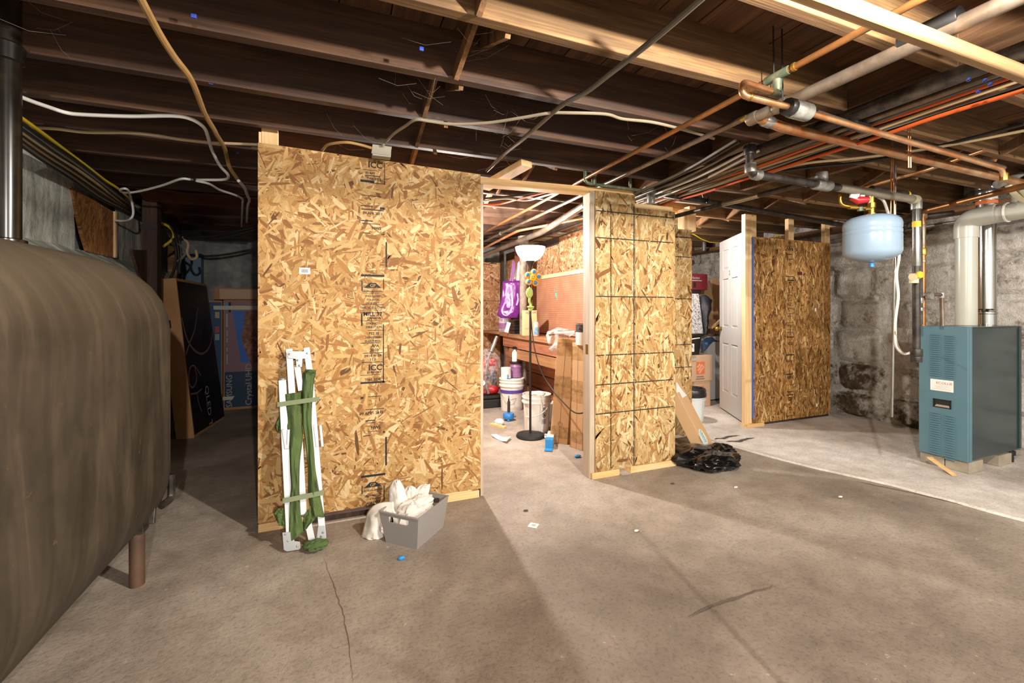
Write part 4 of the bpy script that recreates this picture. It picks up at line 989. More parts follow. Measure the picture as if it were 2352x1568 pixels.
# stacked black parts trays
q = P(1186, 764, z=.913); ty = V((2.16, 2.16*q.y/q.x, .913))
tr = T('parts_trays', 'stack of black plastic trays on the bench left of the column', 'tray', ty)
for i in range(4):
    O('tray', M().box(ty.x-.06, ty.x+.08, ty.y-.06, ty.y+.1, .914+i*.045, .914+i*.045+.038), m_black, tr, smooth=False, bev=.004)
O('back_panel', M().hexa([ty+V((-.07,.02,.18)), ty+V((.06,.02,.18)), ty+V((.06,.05,.18)), ty+V((-.07,.05,.18)), ty+V((-.035,.05,.33)), ty+V((.06,.05,.33)), ty+V((.06,.08,.33)), ty+V((-.035,.08,.33))]), m_black, tr, smooth=False)
q = P(1171, 764, z=.93); jr = V((2.2, 2.2*q.y/q.x-.35, .922))
jr = V((2.14, 5.72, .922))
j_ = T('plastic_jar', 'clear plastic jar with purple label on the shelf under the tote', 'jar', jr)
O('jar_body', M().lathe([(0,0),(.07,0),(.075,.03),(.075,.17),(.066,.19)], jr, 20), film('jar plastic', '#d9c8d2', .55, .15), j_)
O('label', M().lathe([(.0755,.04),(.0755,.12)], jr, 20), m_purplept, j_)
O('lid', M().lathe([(.07,.19),(.072,.20),(.072,.235),(0,.24)], jr, 20), m_whitepl, j_)
O('sheet_label', M().beam(P(1163,763,d=5.6), P(1169,740,d=5.6), .05, .004, (0,1,0)), m_paper, None, 'white card tilted on the bench against the black trays', 'card', smooth=False)
# purple tote bag hung on the wall
tb = T('tote_bag', 'shiny purple tote bag with lilac print hanging on the wall', 'bag', (2.3, 5.6, 1.2))
def tw(x, y, k_=0): p = P(x, y, d=5.55); return p - Fv*k_
Lr = [(1155,646),(1152,680),(1147,705),(1143,722),(1150,730)]; Rr = [(1194,644),(1194,680),(1194,700),(1194,715),(1190,730)]
Lp = smoothpath([tw(*a) for a in Lr], 6); Rp = smoothpath([tw(*a) for a in Rr], 6)
def ftote(u, v):
    nn = len(Lp)-1; i = min(int(v*nn), nn-1); t = v*nn-i; a = Lp[i]*(1-t)+Lp[i+1]*t; b = Rp[i]*(1-t)+Rp[i+1]*t
    return a*(1-u)+b*u - Fv*(.07*math.sin(math.pi*u)*(.3+.7*v)*math.sqrt(max(0,1-((v-.45)/.62)**2)) + .012*noise.noise(V((u*6, v*7, 2))))
O('body', M().grid(ftote, 16, 24), m_purple, tb, solid=.004)
O('back', M().grid(lambda u, v: ftote(u, v)+Fv*.15*math.sin(math.pi*u)*max(0,1-((v-.5)/.6)**2)+Fv*.01, 12, 20), m_purple, tb, solid=.004)
def rib2(pts, wd, k_=.02):
    pp = smoothpath(pts, 6); L = len(pp); nrm2 = -Fv; a, b = [], []
    for i in range(L):
        t = (pp[min(i+1,L-1)]-pp[max(i-1,0)]).normalized(); s_ = nrm2.cross(t).normalized()*wd/2; a.append(pp[i]+s_); b.append(pp[i]-s_)
    return M().add(a+b, [(i, i+1, L+i+1, L+i) for i in range(L-1)])
def ont(u, v): return ftote(u, v) - Fv*.006
O('lilac_print', rib2([ont(.35,.32), ont(.22,.45), ont(.18,.62), ont(.3,.80), ont(.48,.80), ont(.6,.62), ont(.62,.42), ont(.55,.22), ont(.45,.08), ont(.28,.10), ont(.22,.25)], .024), m_lilac, tb, smooth=False)
O('lilac_print', rib2([ont(.25,.24), ont(.45,.25)], .05), m_lilac, tb, smooth=False)
O('lilac_print', rib2([ont(.26,.40), ont(.44,.41), ont(.45,.55)], .035), m_lilac, tb, smooth=False)
O('lilac_print', rib2([ont(.86,.2), ont(.9,.35), ont(.84,.5)], .02), m_lilac, tb, smooth=False)
O('handle', rib2([tw(1172,646,.03), tw(1178,610,.03), tw(1179,600,.03), tw(1181,612,.03), tw(1177,646,.03)], .022), m_purple, tb, smooth=False)
sheet('white_bag', [[tw(1176,640,-.06), tw(1184,615,-.06), tw(1192,598,-.06)], [tw(1184,642,-.04), tw(1190,625,-.04), tw(1194,606,-.04)], [tw(1194,645,-.06), tw(1196,630,-.06), tw(1197,615,-.06)]], .012, 3, m_cloth, 'white cloth bag hung behind the purple tote', 'bag')
# clear plastic bag on bench and black printed paint can
pb0 = lambda x, y, dd=4.05: P(x, y, d=dd)
sheet('clear_bag', [[pb0(1254,770,4.3), pb0(1262,800,4.22), pb0(1272,812,4.2)], [pb0(1262,758,4.3), pb0(1280,775,4.2), pb0(1279,806,4.18)], [pb0(1285,752,4.3), pb0(1296,768,4.2), pb0(1290,795,4.18)], [pb0(1318,758,4.25), pb0(1318,768,4.2), pb0(1304,782,4.18)]], .02, 7, m_poly, 'crumpled clear plastic bag hanging over the bench edge', 'bag', solid=.001, fr=14)
O('white_strip', M().beam(pb0(1258,765,4.28), pb0(1322,762,4.1), .03, .02), m_whitepl, None, 'white plastic strip lying across the bench by the clear bag', 'strip', smooth=False, bev=.003)
q = P(1342, 772, d=3.85); q.z = .913
pc = T('paint_can', 'black and white printed paint can on the bench by the door stud', 'paint can', q)
O('can_body', M().lathe([(0,0),(.072,0),(.076,.004),(.076,.18),(.070,.184)], q, 28), m_whitepl, pc)
O('dark_band', M().lathe([(.0765,.115),(.0765,.178)], q, 28), plain('can dark', '#4a4a4e', .4), pc)
O('brush_picture', M().prism([q+V((-.03,-.0768,.105)), q+V((-.012,-.0768,.105)), q+V((-.016,-.0768,.06)), q+V((-.021,-.0768,.04)), q+V((-.026,-.0768,.06))], (0,-.002,0)), m_ink2, pc, smooth=False)
O('rim', M().lathe([(.076,.176),(.08,.18),(.08,.188),(.074,.188)], q, 28), m_galv, pc)
O('handle_ear', M().blob(q+V((-.072,-.03,.15)), (.008,.008,.008), 0, 1, n=10, m=8), m_galv, pc)
# tall cartons
def carton(name_, base, top_, wdir, wd, dp_, label, tape=True):
    base = V(base); top_ = V(top_); ax = (top_-base).normalized(); wv = V(wdir).normalized(); wv = (wv-ax*wv.dot(ax)).normalized(); dvv = ax.cross(wv).normalized()
    if dvv.dot(Fv) < 0: dvv = -dvv
    t = T(name_, label, 'box', base); L_ = (top_-base).length; c = (base+top_)/2+dvv*dp_/2
    O('carton', M().obb(c, wv, dvv, ax, wd/2, dp_/2, L_/2), m_cardtan, t, smooth=False, bev=.003)
    if tape:
        for s_, h_ in ((.0,.06),(-.78,.05),(.80,.06),(.18,.05)):
            O('tape', M().obb(c+ax*(s_*L_/2), wv, dvv, ax, wd/2+.0012, dp_/2+.0012, h_), m_tape, t, smooth=False)
        O('tape', M().obb(c-wv*(wd/2), wv, dvv, ax, .0014, .03, L_/2-.002), m_tape, t, smooth=False)
    O('seam', M().obb(c-dvv*(dp_/2+.0004), wv, dvv, ax, .0012, .0006, L_/2-.002), m_inkbr, t, smooth=False)
    return t, c, wv, dvv, ax, L_
t1 = carton('tall_carton', V((1.865,3.56,0)), V((1.95,3.565,.955)), (.72,-.69,0), .165, .10, 'tall taped tan carton leaning on the bench front')
O('stamp_print', M().tube([t1[1]-t1[3]*.0515+t1[2]*(.0+.02*math.cos(a))-t1[4]*.30+t1[4]*.02*math.sin(a) for a in [i*math.pi/8 for i in range(17)]], .0012, 4), m_inkbr, t1[0])
carton('tall_carton', V((1.94,3.37,0)), V((1.965,3.375,.93)), (.3,-.95,0), .145, .045, 'second tall carton standing behind the taped one by the stud')
# white bucket in front
def bucket(p, r0, r1, h, label, lidlike=False, band=None, nm='white_bucket', mt=m_whitepl):
    t = T(nm, label, 'bucket', p)
    pr = [(0,.004),(r0,.004),(r0+.002,.0),(r0+(r1-r0)*.78,h*.78),(r1+.008,h*.785),(r1+.008,h*.82),(r1-.002,h*.825),(r1,h*.9),(r1+.006,h*.905),(r1+.006,h*.93),(r1,h*.935),(r1+.002,h),(r1-.004,h),(r0-.004,.012),(0,.012)]
    if lidlike: pr = pr[:12]+[(r1+.008,h),(r1+.008,h+.012),(r1-.012,h+.014),(r1-.016,h+.006),(0,h+.006)]
    O('pail', M().lathe(pr, p, 36), mt, t); return t
q = P(1232, 985, z=0); q = V((1.865, 4.03, 0))
bk = bucket(q, .118, .143, .375, 'open white bucket with black print behind the lamp')
sd_ = (-Fv*.9+Rv*.35).normalized(); rt = V((0,0,1)).cross(-sd_).normalized()*-1
def onb(a, z, k_=.0015):  # point on the bucket side
    d_ = (-Fv)*math.cos(a)+Rv*math.sin(a); r = .1195+(.143-.118)*z/.375; return q+d_*(r+k_)+V((0,0,z))
def bquad(a0, a1, z0, z1): 
    m = M(); ns = 5
    vs = [onb(a0+(a1-a0)*i/ns, z) for z in (z0, z1) for i in range(ns+1)]
    return m.add(vs, [(i, i+1, ns+2+i, ns+1+i) for i in range(ns)])
mm_ = M()
for i in range(6): 
    x_ = bquad(.42+.03*i, .42+.03*i+.012+.006*(i % 2), .235, .262); mm_.add(x_.v, x_.f)
for z_ in (.28,.29): x_ = bquad(.42,.58,z_,z_+.004); mm_.add(x_.v, x_.f)
for z0,z1 in ((.225,.228),(.10,.103),(.14,.143)): x_ = bquad(.32,.75,z0,z1); mm_.add(x_.v, x_.f)
for a in (.32,.74): x_ = bquad(a,a+.012,.10,.228); mm_.add(x_.v, x_.f)
for i in range(4): x_ = bquad(.36,.68,.11+.007*i,.113+.007*i); mm_.add(x_.v, x_.f)
x_ = bquad(.19,.205,.12,.30); mm_.add(x_.v, x_.f)
O('warning_print', mm_, m_ink2, bk, smooth=False)
O('warning_symbol', M().tube([onb(.53+.13*math.cos(t), .185+.026*math.sin(t), .002) for t in [i*math.pi/9 for i in range(19)]], .0022, 5).tube([onb(.53-.09, .203, .002), onb(.53+.09, .167, .002)], .0022, 5).tube([onb(.49,.17,.002), onb(.53,.20,.002), onb(.57,.178,.002)], .003, 5), m_ink2, bk)
O('handle', M().tube(smoothpath([onb(-1.1,.30,.012), onb(-.75,.20,.02), onb(-.5,.175,.025), onb(.1,.20,.03), onb(.55,.25,.03), onb(.75,.295,.014)], 8), .0022, 6), m_wirewh, bk)
O('handle_grip', M().tube([onb(-.78,.17,.03), onb(-.45,.165,.03)], .008, 8), m_whitepl, bk)
O('cloth_scrap', M().blob(q+V((.02,0,.37)), (.07,.05,.025), .4, 3, 5, 20, 12), m_cloth, None, 'crumpled white rag in the open white bucket', 'rag')
# bucket with purple band, stack on it
p2 = P(1177, 940, z=0); p2 = V((1.985, 5.02, 0))
b2_ = bucket(p2, .13, .15, .375, 'white lidded bucket with purple band beside the column', True)
O('purple_band', M().lathe([(.1475,.215),(.1495,.255)], p2, 36), m_band, b2_)
O('dark_line', M().lathe([(.1325,.045),(.1328,.052)], p2, 36), m_ink2, b2_)
O('handle', M().tube(smoothpath([p2+V((-.16,.02,.25)), p2-Fv*.12+V((-.10,0,.17)), p2-Fv*.17+V((0,0,.15)), p2-Fv*.12+V((.10,0,.18)), p2+V((.15,-.05,.26))], 8), .0025, 6), m_galv, b2_)
zt2 = .391
p3 = p2+V((-.085,-.02,zt2)); w_ = T('paint_can', 'small white paint can on the lidded bucket', 'paint can', p3)
O('can_body', M().lathe([(0,0),(.062,0),(.062,.125),(.058,.13),(0,.128)], p3, 24), m_whitepl, w_)
O('label_block', M().prism([p3-Fv*.063+Rv*.015, p3-Fv*.061+Rv*.032, p3-Fv*.061+Rv*.032+V((0,0,.05)), p3-Fv*.063+Rv*.015+V((0,0,.05))], -Fv*.002), m_bluepr, w_, smooth=False)
p4 = p2+V((.065,.03,zt2)); v_ = T('canister', 'purple plastic canister with black cap on the lidded bucket', 'canister', p4)
O('can_body', M().lathe([(0,0),(.075,0),(.077,.04),(.072,.045),(.072,.12),(.077,.125),(.06,.165),(0,.168)], p4, 24), m_purplept, v_)
O('cap', M().lathe([(.066,.165),(.08,.172),(.08,.188),(0,.192)], p4, 24), m_black, v_)
p5 = p4+V((-.02,-.01,.194)); s5 = T('spray_bottle', 'white spray bottle with black trigger on the purple canister', 'spray bottle', p5)
O('bottle', M().lathe([(0,0),(.032,0),(.032,.11),(.014,.135),(.013,.15)], p5, 18), m_whitepl, s5)
O('trigger', M().box(p5.x-.014, p5.x+.014, p5.y-.014, p5.y+.014, p5.z+.148, p5.z+.185).beam(p5+V((-.005,0,.175)), p5+V((-.04,-.02,.165)), .02, .018).beam(p5+V((.0,0,.18)), p5+V((.03,0,.165)), .012, .014), m_black, s5, smooth=False, bev=.002)
# vacuum in plastic, on a black case
c0 = P(1127, 925, z=0); c0 = V((1.80, 5.32, 0))
O('tool_case', M().box(c0.x-.22, c0.x+.13, c0.y-.16, c0.y+.2, .0, .105).box(c0.x-.21, c0.x+.12, c0.y-.15, c0.y+.19, .11, .15), m_blackmt, None, 'flat black tool case on the floor left of the buckets', 'tool case', smooth=False, bev=.012)
vz = V((c0.x-.03, c0.y, .152)); vc = T('vacuum_cleaner', 'red and grey vacuum cleaner wrapped in clear plastic on the case', 'vacuum cleaner', vz)
O('motor_head', M().blob(vz+V((.05,-.04,.06)), (.09,.08,.06), .12, 2, 3, 26, 16, .154, False), m_red, vc)
O('red_shell', M().hexa([vz+V((-.12,-.05,.01)), vz+V((-.03,-.08,.01)), vz+V((-.01,.0,.01)), vz+V((-.10,.03,.01)), vz+V((-.10,-.03,.42)), vz+V((-.04,-.06,.42)), vz+V((-.02,.0,.42)), vz+V((-.08,.03,.42))]), m_red, vc, bev=.02)
O('red_shell', M().hexa([vz+V((.0,-.06,.28)), vz+V((.11,-.06,.24)), vz+V((.12,.02,.24)), vz+V((.0,.02,.28)), vz+V((.01,-.05,.42)), vz+V((.10,-.05,.36)), vz+V((.11,.02,.36)), vz+V((.01,.02,.42))]), m_red, vc, bev=.015)
O('white_wheel', M().lathe([(0,0),(.035,0),(.035,.02),(0,.025)], vz+V((-.10,-.10,.16)), 18, -Fv), m_whitepl, vc)
O('grey_panel', M().hexa([vz+V((.04,-.075,.10)), vz+V((.10,-.075,.10)), vz+V((.10,-.06,.10)), vz+V((.04,-.06,.10)), vz+V((.05,-.07,.30)), vz+V((.09,-.07,.30)), vz+V((.09,-.055,.30)), vz+V((.05,-.055,.30))]), plain('dark grey plastic', '#3c3e42', .35), vc, bev=.006)
O('dust_cup', M().lathe([(0,.0),(.06,0),(.065,.16),(.05,.2),(0,.2)], vz+V((.05,.0,.17)), 20), plain('grey plastic', '#5c5e62', .35), vc)
O('shoulder', M().blob(vz+V((.02,0,.40)), (.11,.07,.06), .12, 2, 6, 22, 14, None, False), m_red, vc)
O('hose', M().tube(smoothpath([vz+V((-.02,-.1,.02)), vz+V((-.06,-.09,.2)), vz+V((-.03,-.08,.42)), vz+V((.03,-.05,.55)), vz+V((.10,-.02,.66))], 8), .018, 10), plain('hose grey', '#6c6866', .4), vc)
O('wand', M().tube([vz+V((.03,-.05,.54)), vz+V((.12,-.02,.73))], [.03,.022], 12), m_galv, vc)
O('wrap', M().blob(vz+V((0,0,.28)), (.19,.15,.28), .14, 2.4, 9, 30, 20, .153), film('vacuum wrap', '#e0d4cc', .13, .1), vc)
O('red_bag', M().blob(vz+V((-.14,.1,.46)), (.10,.06,.10), .3, 2.5, 4, 22, 14), m_red, None, 'red fabric bundle behind the wrapped vacuum cleaner', 'bundle')
# drain auger
p6 = P(1168, 965, z=0); da = T('drain_auger', 'blue drum drain auger lying on the workshop floor', 'drain auger', p6)
O('drum', M().lathe([(0,.02),(.055,.02),(.062,.03),(.062,.07),(.055,.08),(0,.08)], p6, 28), m_blue, da)
O('crank', M().lathe([(0,0),(.012,0),(.012,.03),(.02,.03)], p6-Fv*.05, 12).blob(p6-Fv*.055+V((0,0,.012)), (.016,.016,.014), 0, 1, n=12, m=8), m_blue, da)
O('shaft', M().lathe([(.016,.08),(.016,.20),(.010,.205),(.008,.235)], p6+V((.01,.02,0)), 12, (.1,.25,1)), m_blackmt, da)
O('coil_tip', M().lathe([(.008,.235),(.009,.26),(.003,.27)], p6+V((.01,.02,0)), 10, (.1,.25,1)), m_galv, da)
# small floor clutter in the workshop
a, b = P(1127,976,z=0), P(1160,984,z=0)
O('wood_scrap', M().beam(a+V((0,0,.011)), b+V((0,0,.011)), .05, .022), m_pineX, None, 'short tan wood scrap on the workshop floor', 'wood scrap', smooth=False, bev=.002)
O('paper_wad', M().blob(P(1148,970,z=.03)+V((0,.02,0)), (.045,.035,.032), .5, 3, 8, 20, 14, .001), m_paper, None, 'crumpled white paper on the wood scrap', 'paper')
def flat(name, px_, z_, mt, label, cat, lift=.010):
    pts = [P(x, y, z=0) for x, y in px_]; c = sum(pts, V((0,0,0)))/len(pts)
    def f(u, v):
        p = (pts[0]*(1-u)+pts[1]*u)*(1-v)+(pts[3]*(1-u)+pts[2]*u)*v
        return p+V((0,0,.003+lift*(abs(u-.5)*2)**2+lift*.5*abs(noise.noise(p*9))))
    return O(name, M().grid(f, 8, 6), mt, None, label, cat, solid=.001)
flat('paper_sheet', [(1128,1003),(1163,1019),(1174,1008),(1140,1002)], 0, m_paper, 'curled white paper sheet on the floor by the jamb', 'paper', .02)
flat('paper_sheet', [(1250,1008),(1274,1008),(1272,997),(1252,998)], 0, m_paper, 'white sheet on the floor between the lamp and cartons', 'paper')
a, b = P(1261,1030,z=0), P(1267,1008,z=0)
sb = T('small_carton', 'small white and blue carton on its side by the lamp base', 'box', a)
O('carton', M().beam(a+V((0,0,.04)), b+V((0,0,.04)), .065, .075), m_whitepl, sb, smooth=False, bev=.002)
O('blue_end', M().beam(a+V((0,0,.04))-(b-a)*.02, a+V((0,0,.04))+(b-a)*.28, .067, .077), m_bluepr, sb, smooth=False)
O('open_flap', M().beam(a+V((0,0,.008))-(b-a)*.3, a+V((0,0,.006)), .065, .004), m_bluepr, sb, smooth=False)
q = P(1271, 975, z=0); q = V((2.08,4.12,0))
rb = T('printed_carton', 'white carton with dark red lettering beside the open bucket', 'box', q)
O('carton', M().box(q.x-.03, q.x+.14, q.y-.08, q.y+.12, 0, .24), m_whitepl, rb, smooth=False, bev=.003)
for i in range(4): O('lettering', M().text(('DRAIN','TRAP','KIT','1 1/2')[i], .04, V((q.x-.031, q.y+.08, .03+i*.045)), (0,-1,0), (0,0,1)), m_redpr, rb, smooth=False)
O('plastic_bit', M().blob(P(1327,1047,z=.012), (.028,.016,.010), .3, 2, 6, 16, 10, .001), m_bluepr, None, 'small blue plastic bit on the floor in the doorway', 'debris')
O('plastic_bit', M().blob(P(922,1281,z=.008), (.016,.010,.008), .5, 3, 2, 14, 10, .001), m_bluepr, None, 'tiny blue plastic bit on the floor before the grey bin', 'debris')
q = P(1225,1207,z=0)
cdt = T('paper_card', 'small square white card lying on the open floor', 'card', q)
O('card', M().obb(q+V((0,0,.002)), e1, e2, (0,0,1), .026, .026, .0008), m_paper, cdt, smooth=False)
O('printed_square', M().obb(q+V((.002,0,.003)), e1, e2, (0,0,1), .011, .011, .0003), m_inkgrey, cdt, smooth=False)
for i, (x, y) in enumerate(((1208,1172),(1300,985),(1462,1218),(1690,1118),(1545,1110),(1930,1140))):
    O('floor_chip', M().blob(P(x, y, z=.004 if x < 1900 else .018), (.014,.008,.004), .5, 3, i, 12, 8, .001), m_paper if i in (2,3,5) else m_dust, None, ('dark', 'dark', 'pale', 'pale', 'dark', 'pale')[i]+' debris chip on the floor '+('right of the square card','in the workshop doorway','in front of the doorway','in front of the trash bag','before the narrow boards','toward the teal boiler')[i], 'debris')

# ================================================================== STORAGE ROOM THINGS
Q = lambda x, y, Y: P(x, y, Y=Y)
def openbox(name, x0, x1, y0, y1, z0, z1, label, cat='box', group=None, mt=m_cardlt):
    t = T(name, label, cat, ((x0+x1)/2, (y0+y1)/2, z0), group)
    O('carton', M().box(x0, x1, y0, y1, z0, z1), mt, t, smooth=False, bev=.004)
    O('tape', M().box((x0+x1)/2-.03, (x0+x1)/2+.03, y0-.0015, y1+.001, z1-.07, z1+.001), m_tape, t, smooth=False); return t
def depot(t, px_, y0_, y1_, Y_):
    a, b = Q(px_[0], y0_, Y_), Q(px_[1], y1_, Y_); f = Y_-.002
    O('logo_square', M().box(a.x, b.x, f-.0006, f, b.z, a.z), m_orange, t, smooth=False)
    c = V(((a.x+b.x)/2, f-.001, (a.z+b.z)/2)); s_ = (b.x-a.x)
    R = V((1,0,1)).normalized()*1; U = V((-1,0,1)).normalized()
    m = M()
    for i, w_ in enumerate(('THE','HOME','DEPOT')): m.text(w_, s_*.27, c+U*(s_*(.20-.26*i)), (.71,0,.71), (-.71,0,.71), 'CENTER')
    O('logo_lettering', m, m_whitepl, t, smooth=False)
Y1 = 4.20; xr = Q(1635, 880, Y1).x
t = openbox('moving_box', xr-.62, xr-.02, Y1, Y1+.42, .016, .335, 'lower tan moving carton on the storage floor', group=None); depot(t, (1592,1617), 888, 915, Y1)
t = openbox('moving_box', xr-.60, xr, Y1-.01, Y1+.42, .337, .655, 'upper tan moving carton with orange logo square'); depot(t, (1599,1618), 831, 858, Y1-.01)
O('small_print', M().box(Q(1600,866,Y1-.01).x, Q(1616,866,Y1-.01).x, Y1-.0125, Y1-.0115, Q(1600,866,Y1).z, Q(1600,864,Y1).z).box(Q(1598,870,Y1-.01).x, Q(1618,870,Y1-.01).x, Y1-.0125, Y1-.0115, Q(1600,871,Y1).z, Q(1600,869,Y1).z), m_inkbr, t, smooth=False)
O('edge_print', M().box(xr-.60, Q(1600,823,Y1-.01).x, Y1-.0125, Y1-.0115, Q(1600,828,Y1).z, Q(1600,822,Y1).z), m_inkgrey, t, smooth=False)
a, b = Q(1572,770,4.26), Q(1609,815,4.26)
to = T('storage_tote', 'black plastic tote with white label on the upper moving carton', 'tote', (b.x-.2, 4.4, .66))
O('tub', M().hexa([(b.x-.50,4.27,.658),(b.x-.01,4.27,.658),(b.x-.01,4.6,.658),(b.x-.50,4.6,.658),(b.x-.52,4.25,.885),(b.x+.01,4.25,.885),(b.x+.01,4.62,.885),(b.x-.52,4.62,.885)]), m_black, to, smooth=False, bev=.006)
O('lid', M().box(b.x-.54, b.x+.02, 4.235, 4.635, .886, .925), m_black, to, smooth=False, bev=.008)
O('label', M().box(Q(1580,790,4.25).x, Q(1595,790,4.25).x, 4.252, 4.258, .70, .80), m_paper, to, smooth=False)
O('label_mark', M().prism([Q(1583,797,4.25), Q(1592,797,4.25), Q(1588,788,4.25)], (0,-.003,0)), m_bluepr, to, smooth=False)
O('handle', M().tube(smoothpath([Q(1580,781,4.22), Q(1592,778,4.2), Q(1607,776,4.22)], 5), .007, 8), m_whitepl, to)
ZT = .927
p_ = [Q(1575,674,4.30), Q(1606,674,4.30), Q(1617,767,4.30), Q(1575,767,4.30)]
O('speckled_pad', M().hexa([p_[3], p_[2], p_[2]+V((0,.16,0)), p_[3]+V((0,.16,0)), p_[0], p_[1], p_[1]+V((0,.16,0)), p_[0]+V((0,.16,0))]), m_speck, None, 'speckled grey fabric pad standing on the black tote', 'pad', bev=.012)
a, b = Q(1560,627,4.35), Q(1625,666,4.35)
mb = T('maroon_carton', 'maroon carton with pale print on top of the stack', 'box', (a.x+.2, 4.45, b.z))
O('carton', M().box(a.x-.1, b.x, 4.35, 4.62, b.z, a.z), m_maroon, mb, smooth=False, bev=.003)
O('lettering', M().text('turbotec', .05, Q(1583,640,4.347), (1,0,0), (0,0,1)), m_inkgrey, mb, smooth=False)
O('print_line', M().box(Q(1584,643,4.35).x, Q(1612,643,4.35).x, 4.346, 4.349, Q(1600,645,4.35).z, Q(1600,643.5,4.35).z), m_inkgrey, mb, smooth=False)
O('picture_print', M().box(Q(1592,655,4.35).x, Q(1598,655,4.35).x, 4.346, 4.349, Q(1600,660,4.35).z, Q(1600,648,4.35).z), m_blackmt, mb, smooth=False)
O('black_case', M().box(a.x-.1, Q(1612,670,4.34).x, 4.36, 4.6, Q(1600,675,4.34).z, b.z-.002), m_blackmt, None, 'thin black case under the maroon carton', 'case', smooth=False, bev=.004)
sheet('dark_jacket', [[Q(1606,680,4.36), Q(1611,710,4.33), Q(1616,745,4.33), Q(1617,768,4.33)], [Q(1620,678,4.34), Q(1626,705,4.28), Q(1623,735,4.28), Q(1620,768,4.30)], [Q(1634,690,4.36), Q(1632,705,4.33), Q(1626,730,4.33), Q(1623,768,4.33)]], .02, 4, m_jacket, 'dark padded jacket draped beside the speckled pad', 'jacket', solid=.02)
def strip_card(a, b, wpx, Y_, label, tw_=0):
    p0, p1 = Q(*a, Y_), Q(*b, Y_+tw_); wd = (Q(a[0]+wpx, a[1], Y_)-p0).length
    return O('cardboard_strip', M().beam(p0, p1, .012, wd, V((1,0,.3))), m_cardtan, None, label, 'cardboard', smooth=False)
strip_card((1610,644), (1662,790), 24, 4.62, 'wide cardboard strip leaning left of the white door')
strip_card((1637,640), (1676,760), 22, 4.70, 'second cardboard strip leaning close behind the white door')
O('cardboard_flap', M().beam(Q(1618,752,4.45), Q(1640,735,4.45), .25, .03), m_cardtan, None, 'brown cardboard flap between the jacket and the strips', 'cardboard', smooth=False)
O('cardboard_sheet', M().box(Q(1618,750,4.6).x, Q(1640,750,4.6).x, 4.66, 4.68, .86, 1.15), m_card, None, 'brown cardboard sheet standing behind the jacket', 'cardboard', smooth=False)
a, b = Q(1627,783,4.42), Q(1672,940,4.42)
fz = T('chest_freezer', 'white appliance standing behind the open white door', 'freezer', (a.x+.3, 4.6, .016))
O('cabinet', M().box(a.x, a.x+.62, 4.43, 4.95, .03, .80), plain('appliance white', '#d8d9de', .35), fz, smooth=False, bev=.006)
O('lid', M().box(a.x-.01, a.x+.63, 4.415, 4.96, .807, .875), plain('appliance lid', '#dfe0e4', .35), fz, smooth=False, bev=.008)
O('kick', M().box(a.x+.03, a.x+.6, 4.46, 4.9, .014, .03), m_black, fz, smooth=False)
sheet('denim_cloth', [[Q(1612,790,4.4), Q(1614,800,4.38), Q(1617,806,4.38)], [Q(1622,776,4.42), Q(1625,786,4.36), Q(1627,795,4.36)], [Q(1640,768,4.5), Q(1642,776,4.44), Q(1642,784,4.42)], [Q(1655,770,4.5), Q(1656,776,4.46), Q(1656,783,4.42)]], .02, 6, m_denim, 'faded blue cloth heaped on the white appliance', 'cloth', solid=.02)
O('blue_tote', M().box(Q(1614,800,4.6).x, Q(1627,800,4.6).x, 4.5, 4.7, .66, .78), plain('blue tote plastic', '#49509a', .4), None, 'dark blue tote between black tote and white appliance', 'tote', smooth=False, bev=.004)
p7 = Q(1590, 966, 3.75); p7 = V((3.60, 3.74, .016))
wb2 = bucket(p7, .118, .138, .30, 'white bucket with thick black lid behind the leaning carton', True, nm='lidded_bucket', mt=plain('cool white plastic', '#d2d8d6', .35))
O('lid_ring', M().lathe([(.140,.262),(.152,.268),(.154,.300),(.148,.306),(.148,.340),(.140,.352),(.120,.356),(.112,.338),(.0,.334)], p7, 36), m_black, wb2)
O('lid_handle', M().tube(smoothpath([p7+V((-.09,-.05,.345)), p7+V((-.04,-.09,.37)), p7+V((.04,-.08,.36))], 6), .007, 8), m_black, wb2)
m = M().tube([V((Q(1590,532,4.37).x,4.37,2.2)), Q(1597,540,4.37), Q(1610,548,4.37), Q(1630,556,4.37), Q(1655,558,4.37), Q(1690,553,4.37), V((Q(1700,545,4.37).x,4.37,2.2))], .007, 8)
O('cable', m, m_yellow, None, 'yellow cable sagging above the open white door', 'cable')
O('cable', M().tube(smoothpath([Q(1777,546,3.42), Q(1781,540,3.42), Q(1788,539,3.42), Q(1794,547,3.42)], 5), .007, 8), m_yellow, None, 'yellow cable loop showing over the far board', 'cable')
O('pipe', M().tube([(3.2,5.6,2.06),(5.4,5.6,2.0)], .045, 14), m_copgrey, None, 'thick grey pipe across the storage ceiling', 'pipe')
O('pipe', M().tube([(3.2,5.9,1.96),(5.4,5.9,1.93)], .04, 14), m_copgrey, None, 'second grey pipe lower across the storage ceiling', 'pipe')
O('pipe_stub', M().tube([V((Q(1617,560,5.0).x,5.0,2.4)), Q(1617,576,5.0)], .03, 12), m_galv, None, 'short pale pipe stub hanging in the storage ceiling', 'pipe')

